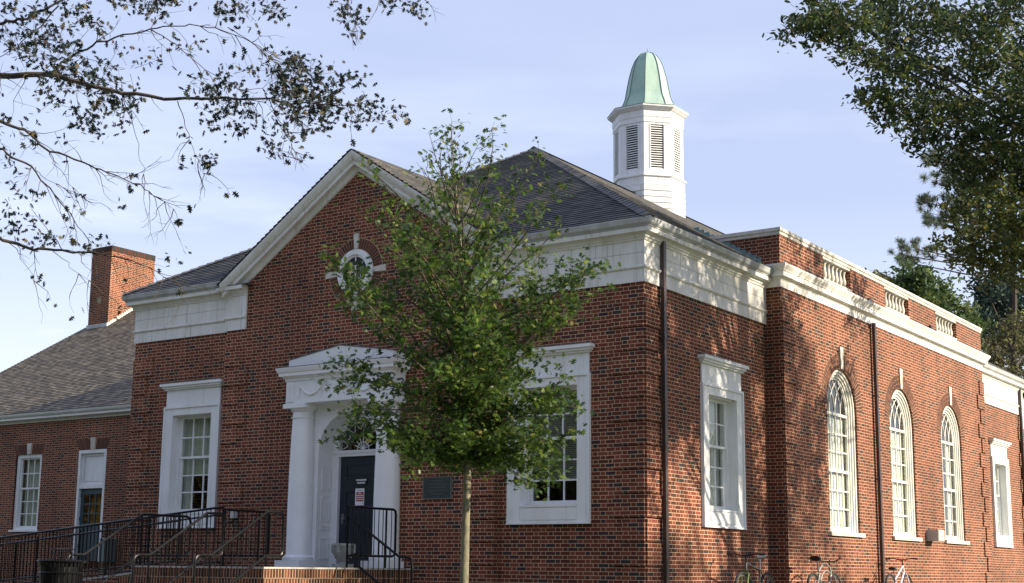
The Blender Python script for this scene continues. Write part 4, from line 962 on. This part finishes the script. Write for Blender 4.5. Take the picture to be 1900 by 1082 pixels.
# ------------------------------------------------------------------ trees
STAR = [(0,-.5)]
for yv, w_ in ((-.28,.10),(-.22,.36),(-.06,.10),(.10,.42),(.16,.11),(.34,.26),(.34,.08),(.52,.0)): STAR.append((w_, yv))
STARP = [(0,-.5)] + STAR[1:-1] + [(0,.52)] + [(-a, b) for a, b in STAR[-2:0:-1]]
OVALP = [(0,-.5),(.14,-.2),(.20,.12),(.12,.38),(0,.5),(-.12,.38),(-.20,.12),(-.14,-.2)]
DIAP = [(0,-.5),(.22,0),(0,.5),(-.22,0)]
def leaf_mesh(name, P, S, m_, parent, shape, seed, up=.5, fold=.12, tint_bias=None, droop=0.0):
    rs = np.random.RandomState(seed); P = np.array(P); n = len(P); S = np.array(S)
    sh = np.array(shape); k = len(sh)
    N = rs.normal(size=(n,3)); N[:,2] = np.abs(N[:,2])+up; N /= np.linalg.norm(N, axis=1)[:,None]
    d = rs.normal(size=(n,3)); d[:,2] -= droop; d -= N*np.sum(d*N, axis=1)[:,None]; d /= np.linalg.norm(d, axis=1)[:,None]; x = np.cross(d, N)
    v = P[:,None,:] + S[:,None,None]*(sh[None,:,0,None]*x[:,None,:] + sh[None,:,1,None]*d[:,None,:] - (np.abs(sh[None,:,0,None])*fold*2 + (sh[None,:,1,None]**2)*.3)*N[:,None,:])
    me = bpy.data.meshes.new(name); me.vertices.add(n*k); me.vertices.foreach_set('co', (v.reshape(-1)-np.tile(np.array(ORG[parent]), n*k)).astype(np.float32))
    me.loops.add(n*k); me.loops.foreach_set('vertex_index', np.arange(n*k, dtype=np.int32))
    me.polygons.add(n); me.polygons.foreach_set('loop_start', np.arange(0, n*k, k, dtype=np.int32))
    try: me.polygons.foreach_set('loop_total', np.full(n, k, dtype=np.int32))
    except Exception: pass
    t = rs.rand(n) if tint_bias is None else np.clip(np.array(tint_bias)+rs.normal(0,.27,n), 0, 1)
    a = me.attributes.new('tint', 'FLOAT', 'FACE'); a.data.foreach_set('value', t.astype(np.float32))
    me.materials.append(m_); me.update(calc_edges=True); me.validate()
    o = bpy.data.objects.new(name, me); col.objects.link(o); o.parent = parent; ORG[o] = ORG[parent]; return o
def curve_pts(p, d, L, n, rs, wob=.12, lift=0.0):
    p = Vector(p); d = Vector(d).normalized(); out = [p.copy()]
    for k in range(n):
        d = (d + Vector((rs.gauss(0,wob), rs.gauss(0,wob), rs.gauss(0,wob)+lift))).normalized(); p = p + d*(L/n); out.append(p.copy())
    return out
# --- young pin oak in front of the wall
rs = random.Random(11)
TY = -5.75
trunk = [at_y(x, y, TY) for x, y in ((861,1082),(864,980),(867,880),(870,800),(872,700),(868,620),(860,520),(852,430),(845,340),(840,280),(837,228))]
trunk[0:0] = [Vector((trunk[0].x-.01, TY, GZ-.05))]
OAK = thing('young_oak_tree', (trunk[0].x, TY, GZ), 'slender young oak with lobed green leaves standing before the gabled front wall', 'tree')
MB().tube(trunk, [.078,.059,.053,.050,.047,.043,.036,.029,.021,.013,.008,.004], 12).build('trunk', BARKL, OAK, smooth=True)
def tz(z):
    for a, b in zip(trunk, trunk[1:]):
        if a.z <= z <= b.z: return a.lerp(b, (z-a.z)/(b.z-a.z))
    return trunk[-1]
br = MB(); LP, LS, LT = [], [], []
def cluster(p, n, sp, size, tb):
    for _ in range(n):
        LP.append((p[0]+rs.gauss(0,sp), p[1]+rs.gauss(0,sp), p[2]+rs.gauss(0,sp*.8))); LS.append(size*rs.uniform(.5,1.3)); LT.append(tb)
Lz = [(1.35,1.25),(1.9,1.9),(2.4,2.25),(3.0,2.35),(3.6,1.95),(4.2,1.5),(4.8,1.05),(5.3,.6)]
def Lf(z):
    for (a, la), (b, lb) in zip(Lz, Lz[1:]):
        if a <= z <= b: return la+(lb-la)*(z-a)/(b-a)
    return .5
for i in range(84):
    z = 1.38+3.75*(i/84)**1.4; az = i*2.39996+rs.uniform(-.3,.3); L = Lf(z)*rs.uniform(.72,1.08)
    upa = rad(8+ (z-1.4)*13 + rs.uniform(-6,10)); p = tz(z); L *= 1.0+(.24 if z > 2.05 else .06)*max(0, math.cos(az-3.75))-.08*max(0, math.cos(az-.61)); L *= 1-(.30*max(0, math.cos(az-3.75)) if z > 2.9 else 0)*(1 if z < 3.8 else 0)
    d = (math.cos(az)*math.cos(upa), math.sin(az)*math.cos(upa), math.sin(upa))
    n = 9; pts = curve_pts(p, d, L, n, rs, .09, .035 if z > 2 else -.012); r0 = .006+.008*L
    br.tube(pts, [r0*(1-.85*k/n) for k in range(n+1)], 5)
    for k in range(1 if z < 3.6 else 2, n+1):
        for _ in range(2 if z < 3.9 else 1):
            q = pts[k-1].lerp(pts[k], rs.random()); dd = (pts[k]-pts[k-1]).normalized()
            sd = (dd*.7+Vector((rs.gauss(0,.7), rs.gauss(0,.7), rs.gauss(.05,.4)))).normalized(); tl = rs.uniform(.14,.42)*(1.1-.35*k/n)
            tp = curve_pts(q, sd, tl, 3, rs, .15, .0); br.tube(tp, [.0045,.0035,.0025,.0015], 4)
            dens = 1.35 if z < 2.6 else 1.0 if z < 3.2 else .62 if z < 3.8 else .34 if z < 4.4 else .22
            tb = .38+.12*math.sin(i*3.1)+(.1 if z > 3.5 else 0)
            for t_ in tp[1:]:
                cluster(t_, max(1, int(round(rs.uniform(3.4,6.6)*dens))), .075, .094, tb)
        if k == n: cluster(pts[k], 4, .05, .095, .5)
for px, py, px2, py2 in ((905,330,912,238),(925,400,1000,285),(840,330,838,222),(985,420,1042,335)):
    p = at_y(px, py, TY+rs.uniform(-.3,.3)); q = at_y(px2, py2, TY+rs.uniform(-.3,.3)); base = tz(p.z-.9)
    pts = [base, base.lerp(p,.6)+Vector((0,0,-.05)), p, p.lerp(q,.35)+Vector((rs.gauss(0,.03),0,0)), p.lerp(q,.7)+Vector((rs.gauss(0,.03),0,0)), q]
    br.tube(pts, [.012,.010,.008,.006,.004,.002], 5)
    for k in range(30):
        t_ = k/29; c = pts[2].lerp(pts[-1], t_); e = c+Vector((rs.gauss(0,.10), rs.gauss(0,.10), rs.gauss(.03,.06))); br.tube([c, e], .002, 3); cluster(e, 3, .045, .085, .4)
br.build('branch', BARKT, OAK)
leaf_mesh('crown', LP, LS, LEAFY, OAK, STARP, 3, up=.5, tint_bias=LT, droop=.5)

def clump_leaves(out, c, R, n, rs, size, tb, squash=.75, tw=None, per=9):
    k = max(1, n//per)
    for _ in range(k):
        while True:
            v = Vector((rs.uniform(-1,1), rs.uniform(-1,1), rs.uniform(-1,1)))
            if .15 < v.length < 1: break
        v = v*(.55+.45*v.length); q = Vector(c)+Vector((v.x*R, v.y*R, v.z*R*squash))
        if tw is not None: tw.tube([Vector(c).lerp(q, .3), q], [.012*R, .004*R], 3, cap=False)
        ax = Vector((rs.gauss(0,1), rs.gauss(0,1), rs.gauss(-.2,.6))).normalized()*size*2.2
        for j in range(per):
            t_ = rs.uniform(-.5,1); out[0].append(tuple(q+ax*t_+Vector((rs.gauss(0,size*.5),rs.gauss(0,size*.5),rs.gauss(0,size*.5))))); out[1].append(size*rs.uniform(.7,1.25)); out[2].append(tb+rs.gauss(0,.08))
# --- big oak on the right
rs = random.Random(5)
OX, OY = 7.6, 6.4
OB = thing('large_oak_tree', (OX, OY, GZ), 'large dark leaved oak overhanging the upper right corner of the view', 'tree')
tr = MB(); tw = MB(); out = ([], [], [])
tr.tube([(OX,OY,GZ-.1),(OX-.02,OY,GZ+.5),(OX-.05,OY+.05,2.5),(OX-.15,OY,5.0),(OX-.1,OY,8.0),(OX,OY-.1,11.5),(OX,OY,14)], [.52,.40,.34,.30,.22,.12,.03], 14)
edge = [(0,1475),(40,1475),(70,1500),(100,1575),(140,1600),(190,1620),(230,1665),(270,1705),(310,1745),(350,1765),(400,1755),(440,1760),(480,1765),(510,1830),(535,1880)]
def edge_x(y):
    for (a, xa), (b, xb) in zip(edge, edge[1:]):
        if a <= y <= b: return xa+(xb-xa)*(y-a)/(b-a)
    return 1475
clumps = []
for py in range(-10, 530, 34):
    x = edge_x(max(0, py))+26+rs.uniform(-8,8); first = True
    while x < 1960:
        D = rs.uniform(21.5, 25.5)
        if first or rs.random() < .93: clumps.append((at(x, py+rs.uniform(-10,10), D), .36 if first else rs.uniform(.36,.55), 230 if first else (250 if py < 270 else 330)))
        x += rs.uniform(34,50); first = False
for px, py, r in ((1452,66,.16),(1475,52,.22),(1505,40,.3),(1540,62,.28),(1592,186,.2),(1612,180,.22),(1636,205,.26),(1655,232,.22),(1560,20,.4),(1700,268,.2),(1838,505,.28),(1790,470,.3),(1752,455,.25)):
    clumps.append((at(px, py, rs.uniform(22,24)), r, int(420*r)))
for _ in range(60):                             # rest of the crown, beyond the frame
    while True:
        v = Vector((rs.uniform(-1,1), rs.uniform(-1,1), rs.uniform(-1,1)))
        if v.length < 1: break
    c = Vector((OX+v.x*5.2, OY+v.y*5.6, 8.6+v.z*5.2))
    d = c-Vector((CX,CY,0)); dep = d.dot(Vector(_f)); px = 950+FPX*d.dot(Vector(_r))/dep; py = PPY-FPX*d.dot(Vector(_u))/dep
    if px < 1985 and py > -60: continue
    clumps.append((c, rs.uniform(.7,1.15), 371))
for c, R, n in clumps: clump_leaves(out, c, R, n, rs, .11 if n != 371 else .15, .45 if c.z > 6.2 else .66, tw=tw if n != 371 else None)
for k, (c, R, n) in enumerate(clumps):
    if k % 7 or n == 371: continue
    s0 = Vector((OX-.1, OY, min(max(2.8, c.z-2.2-.25*abs(c.x-OX)), 11.5))); mid = s0.lerp(c, .5)+Vector((rs.gauss(0,.2), rs.gauss(0,.2), rs.gauss(.3,.2)))
    tr.tube([s0, s0.lerp(mid,.5)+Vector((0,0,.1)), mid, mid.lerp(c,.55)+Vector((rs.gauss(0,.1),rs.gauss(0,.1),0)), c], [.07,.05,.034,.02,.010], 6)
tr.build('trunk', BARKD, OB, smooth=True); tw.build('twig', BARKT, OB)
leaf_mesh('crown', out[0], out[1], LEAFO, OB, OVALP, 4, up=.4, tint_bias=out[2], droop=.3)
# --- unseen oak added further out, beyond the frame, to dapple the side wall
rs = random.Random(61)
SX, SY = 22.0, 10.4
SO = thing('added_shade_oak', (SX, SY, GZ), 'unseen broad oak added out on the lawn to shade the near end of the sunlit wall', 'tree')
tr = MB().tube([(SX,SY,GZ-.1),(SX,SY,3),(SX+.2,SY,8),(SX,SY,14)], [.5,.38,.25,.06], 12); out = ([], [], [])
for _ in range(33):
    while True:
        v = Vector((rs.uniform(-1,1), rs.uniform(-1,1), rs.uniform(-1,1)))
        if v.length < 1: break
    c = Vector((SX+v.x*3.5, SY+v.y*4.6, 12.2+v.z*5.0))
    clump_leaves(out, c, rs.uniform(.8,1.5), 300, rs, .22, .5)
    if rs.random() < .4: s0 = Vector((SX+.1,SY,max(3,c.z-4))); tr.tube([s0, s0.lerp(c,.5)+Vector((0,0,.3)), c], [.10,.06,.02], 5)
tr.build('trunk', BARKD, SO, smooth=True); leaf_mesh('crown', out[0], out[1], LEAFO, SO, OVALP, 62, up=.4, tint_bias=out[2])
# --- oak on the left whose limbs hang into the picture
rs = random.Random(21)
D0 = 14.0
tb_ = at(-520, 900, D0)
OL = thing('overhanging_oak_tree', (tb_.x, tb_.y, gz(tb_.x, tb_.y)), 'oak with thinning brown green leaves whose bare limbs hang across the upper left sky', 'tree')
m = MB(); gzl = gz(tb_.x, tb_.y)
top = at(-420, -150, D0); 
m.tube([(tb_.x,tb_.y,gzl-.1),(tb_.x,tb_.y,gzl+.4), tb_.lerp(top,.2), tb_.lerp(top,.6), top, top+Vector((.1,0,2.5))], [.34,.26,.23,.19,.15,.04], 12)
def px_path(L, D=D0, dd=0.0): return [at(x, y, D+dd*k) for k, (x, y) in enumerate(L)]
limbs = [([(-400,230),(-250,190),(-60,146),(0,141),(100,138),(165,158),(225,172),(330,187),(420,183),(500,185),(570,193),(650,196)], .075, .006),
 ([(98,139),(112,117),(160,90),(210,70),(280,54),(340,49),(400,51),(470,80),(520,110)], .024, .004),
 ([(-380,260),(-150,190),(0,226),(40,240),(90,280),(150,300),(200,320),(260,345),(290,365),(322,388)], .04, .002),
 ([(-390,330),(-150,270),(0,276),(60,310),(100,360),(140,410),(167,455)], .035, .003),
 ([(-400,470),(-150,430),(0,441),(60,462),(120,466),(170,468),(230,480),(280,497),(335,530)], .045, .003),
 ([(-380,120),(-120,60),(0,42),(50,35),(110,5),(160,-30)], .04, .012),
 ([(-380,60),(-100,-60),(200,-50),(420,-30),(640,-20),(780,-5)], .05, .006),
 ([(280,54),(330,85),(380,130),(440,165),(480,190)], .010, .002), ([(330,187),(345,235),(360,285),(378,322)], .008, .002), ([(230,172),(245,235),(262,300),(275,345)], .007, .002),
 ([(420,50),(460,75),(500,105),(540,130)], .007, .002), ([(500,185),(520,230),(540,265),(556,298)], .008, .002), ([(640,-20),(648,20),(660,55)], .01, .003), ([(60,310),(80,330),(120,350),(180,372)], .006, .002),
 ([(110,10),(60,60),(20,95),(-40,120)], .012, .004), ([(90,280),(120,330),(150,362)], .006, .002), ([(30,442),(40,480),(62,520)], .007, .002), ([(100,466),(130,495),(165,520)], .006, .002)]
allp = []
for L, r0, r1 in limbs:
    P = px_path(L); n = len(P); sm = []
    for k in range(n-1):
        for j in range(4): sm.append(P[k].lerp(P[k+1], j/4)+Vector((rs.gauss(0,.006), rs.gauss(0,.02), rs.gauss(0,.006))))
    sm.append(P[-1]); m.tube(sm, [.72*(r0+(r1-r0)*(k/(len(sm)-1))**.6) for k in range(len(sm))], 6); allp.append(sm)
tw = MB(); out = ([], [], [])
def lv(p, n, sp, size=.072):
    for _ in range(n):
        out[0].append((p[0]+rs.gauss(0,sp), p[1]+rs.gauss(0,sp*1.3), p[2]+rs.gauss(0,sp))); out[1].append(size*rs.uniform(.65,1.2)); out[2].append(rs.uniform(.1,.9))
for sm in allp:                                 # bare twigs with a few leaves
    for k in range(6, len(sm), 2):
        for _rep in range(2 if rs.random() < .75 else 0):
            dd = (sm[k]-sm[k-1]).normalized(); sd = dd*.6+Vector((rs.gauss(0,.5), rs.gauss(0,.5), rs.gauss(-.25,.5)))
            tp = curve_pts(sm[k], sd, rs.uniform(.15,.55), 5, rs, .22, -.03); tw.tube(tp, [.005,.004,.003,.0025,.002,.0012], 4)
            if rs.random() < .45: lv(tp[-1], rs.randint(1,4), .03, .085)
            for q in tp[2:5]:
                if rs.random() < .4:
                    t2 = curve_pts(q, sd+Vector((rs.gauss(0,.7),rs.gauss(0,.5),rs.gauss(-.2,.6))), rs.uniform(.08,.25), 3, rs, .2); tw.tube(t2, [.0025,.002,.0016,.001], 3)
dense = [(25,85,38,60),(60,75,40,60),(100,120,45,90),(150,110,40,60),(140,165,45,110),(185,150,40,70),(190,190,35,70),(230,200,30,55),(240,130,35,40),(75,30,30,40),(150,20,30,40),(185,45,25,40),(20,25,28,30),
 (240,8,26,45),(280,12,28,60),(320,14,26,50),(170,225,25,40),(95,190,30,40),(400,165,26,55),(425,140,22,35),(430,200,26,55),(400,215,24,40),(445,230,20,25),(500,130,28,60),(540,125,30,80),(575,140,30,80),(545,165,32,95),(580,185,32,100),(520,190,30,80),(600,215,30,80),(560,225,28,65),(520,240,22,40),(610,165,22,45),(640,150,16,22),(665,145,12,14),(650,210,22,45),(690,205,18,32),(715,212,14,22),(742,205,10,16),(500,265,14,18),(515,285,10,12),(553,296,8,8),
 (365,290,14,20),(385,310,10,14),(350,255,10,10),(440,8,22,40),(420,30,16,25),(500,10,22,40),(520,18,16,25),(480,45,14,16),(645,10,20,40),(655,35,20,40),(660,52,12,16),(715,3,18,25),(750,8,18,28),(780,16,10,14),
 (10,235,20,22),(25,300,20,22),(15,390,18,20),(40,400,14,14),(60,365,12,10),(15,425,14,14),(70,455,16,18),(100,450,12,12),(160,462,10,12),(290,480,10,8),(60,250,14,14),(140,385,8,6),(20,345,14,12),(160,440,8,8),(290,110,22,16),(330,90,20,14),(365,75,16,14),(110,70,30,35)]
for x, y, r, n in dense:
    c = at(x, y, D0+rs.uniform(-.7,.7)); R = r/FPX*D0
    for _ in range(max(1, n//6)):
        q = c+Vector((rs.gauss(0,R*.55), rs.gauss(0,R*.9), rs.gauss(0,R*.55))); tw.tube([c.lerp(q,.2), q], [.003,.0015], 3); lv(q, 8, .05, .072)
m.build('trunk', BARKD, OL, smooth=True); tw.build('twig', BARKT, OL)
leaf_mesh('crown', out[0], out[1], LEAFL, OL, STARP, 8, up=.1, tint_bias=out[2], droop=.8)

# --- trees beyond the building
def far_tree(name, label, base, blobs, m_, size, per, seed, trunk_r=.25):
    rs = random.Random(seed); t_ = thing(name, (base[0], base[1], GZ), label, 'tree', 'trees beyond the building')
    tr = MB(); topz = max(c.z for c, R in blobs)
    tr.tube([(base[0],base[1],GZ-.1),(base[0],base[1],GZ+topz*.5),(base[0],base[1],topz)], [trunk_r,trunk_r*.7,.04], 8)
    out = ([], [], [])
    for c, R in blobs:
        tr.tube([(base[0],base[1],max(1,c.z-R*1.5)), c], [.09,.02], 5); clump_leaves(out, c, R, per, rs, size, rs.uniform(.3,.65), .8)
    tr.build('trunk', BARKD, t_); leaf_mesh('crown', out[0], out[1], m_, t_, DIAP, seed, up=.3, tint_bias=out[2]); return t_
def blobset(pts, D, seed, jitter=3.0):
    rs = random.Random(seed); return [(at(x, y, D+rs.uniform(-jitter,jitter)), r/FPX*D) for x, y, r in pts]
c0 = at(1705, 600, 56)
far_tree('broadleaf_tree', 'mid green broadleaf tree rising behind the parapet under the pine branches', (c0.x, c0.y),
  blobset([(1700,515,32),(1680,540,34),(1725,535,34),(1750,560,34),(1705,565,38),(1735,595,36),(1690,590,34),(1780,590,34),(1770,620,34),(1740,630,36),(1800,615,30),(1715,625,34),(1765,650,34),(1800,650,30),(1740,670,40),(1700,660,40)], 56, 31), LEAFB, .26, 620, 31)
c0 = at(1636, 600, 66)
far_tree('treetop_tree', 'small rounded treetop peeking over the parapet between two balustrades', (c0.x, c0.y), blobset([(1636,520,20),(1622,530,16),(1650,530,16),(1638,545,24),(1625,560,24),(1650,560,24)], 66, 32, 1.0), LEAFV, .26, 330, 32)
c0 = at(1855, 640, 62)
far_tree('conifer_tree', 'dark teal evergreen behind the oak foliage at the right edge', (c0.x, c0.y), blobset([(1855,545,40),(1830,570,38),(1885,565,40),(1815,600,34),(1850,600,45),(1895,600,45),(1870,530,36),(1830,535,30),(1860,640,45),(1900,640,45),(1930,580,45)], 62, 33), LEAFT, .26, 620, 33)
c0 = at(1880, 680, 50)
far_tree('brushy_tree', 'olive brown twiggy tree above the far eave at the right edge', (c0.x, c0.y), blobset([(1862,615,24),(1890,600,28),(1845,640,24),(1880,640,32),(1905,650,32),(1860,675,30),(1895,690,34),(1925,640,34),(1840,665,22),(1915,700,34),(1880,715,34)], 50, 34, 2.0), LEAFV, .17, 330, 34)
# pine
rs = random.Random(44); DP_ = 60
pb = at(1880, 700, DP_)
PN = thing('pine_tree', (pb.x, pb.y, GZ), 'tall pine with open tufted branches behind the right oak', 'tree', 'trees beyond the building')
tr = MB(); ptop = at(1880, 150, DP_); tr.tube([(pb.x,pb.y,GZ-.1), pb, ptop], [.3,.2,.06], 8)
tv = []; tt = []; 
def tuft(c, R, n=90):
    for _ in range(n):
        d = Vector((rs.gauss(0,1), rs.gauss(0,1), rs.gauss(.25,.9))).normalized(); s = d.orthogonal().normalized()*R*.035
        e = c+d*R*rs.uniform(.7,1.1); tv.append((c-s, c+s, e+s*.5, e-s*.5)); 
for (cx_, cy_, rx, ry, n) in ((1762,296,48,24,26),(1722,292,14,10,6),(1745,330,34,14,12),(1752,392,46,30,36),(1716,372,14,10,7),(1722,408,16,10,7),(1668,466,22,18,12),(1700,458,22,14,10),(1690,486,24,9,8),(1735,470,20,12,6),(1800,340,40,40,20)):
    b0 = Vector((ptop.x, ptop.y, 0)).lerp(Vector((pb.x,pb.y,0)),.5); mid = at(cx_, cy_, DP_); b0.z = mid.z-.8; last = b0
    tips = []
    for k in range(n):
        while True:
            a_, b_ = rs.uniform(-1,1), rs.uniform(-1,1)
            if a_*a_+b_*b_ < 1: break
        c = at(cx_+a_*rx, cy_+b_*ry, DP_+rs.uniform(-1.2,1.2)); tips.append(c); tuft(c, rs.uniform(.20,.30), 100)
    hub = at(cx_+rx*.3, cy_+ry*.4, DP_); tr.tube([b0, b0.lerp(hub,.5)+Vector((0,0,-.1)), hub], [.05,.035,.02], 5)
    for c in tips: tr.tube([hub, hub.lerp(c,.6)+Vector((0,0,-.06)), c], [.018,.012,.008], 3)
mb = MB()
for q in tv: mb.face(q, tint=rs.random())
tr.build('trunk', BARKD, PN); mb.build('crown', NEED, PN)

# --- woods across the lawn, seen only in the window panes
rs = random.Random(90)
WD = tag(bpy.data.objects.new('distant_woods', None), kind=None)
def woods(x0, x1, y0, y1, n, hmax, seed):
    rr = random.Random(seed); P, S_, T_ = [], [], []
    for _ in range(n):
        x = rr.uniform(x0, x1); y = rr.uniform(y0, y1); h = hmax*(.72+.28*math.sin(x*.35+y*.2)*math.cos(x*.13)); z = GZ+h*rr.random()**.8
        for k in range(7): P.append((x+rr.gauss(0,.8), y+rr.gauss(0,.8), z+rr.gauss(0,.7))); S_.append(rr.uniform(1.4,2.6)); T_.append(rr.uniform(.2,.95))
    d = MB().box(-.01,.01,-.01,.01,-.01,.01); o = bpy.data.objects.new('tmp', None); ORG[o] = (0,0,0)
    w = leaf_mesh('distant_woods', P, S_, LEAFW, o, DIAP, seed, tint_bias=T_); w.parent = None; bpy.data.objects.remove(o); return tag(w, kind='stuff')
woods(-170, 45, -82, -60, 9000, 27, 91)
woods(38, 60, 55, 100, 700, 15, 92)
bpy.data.objects.remove(WD)
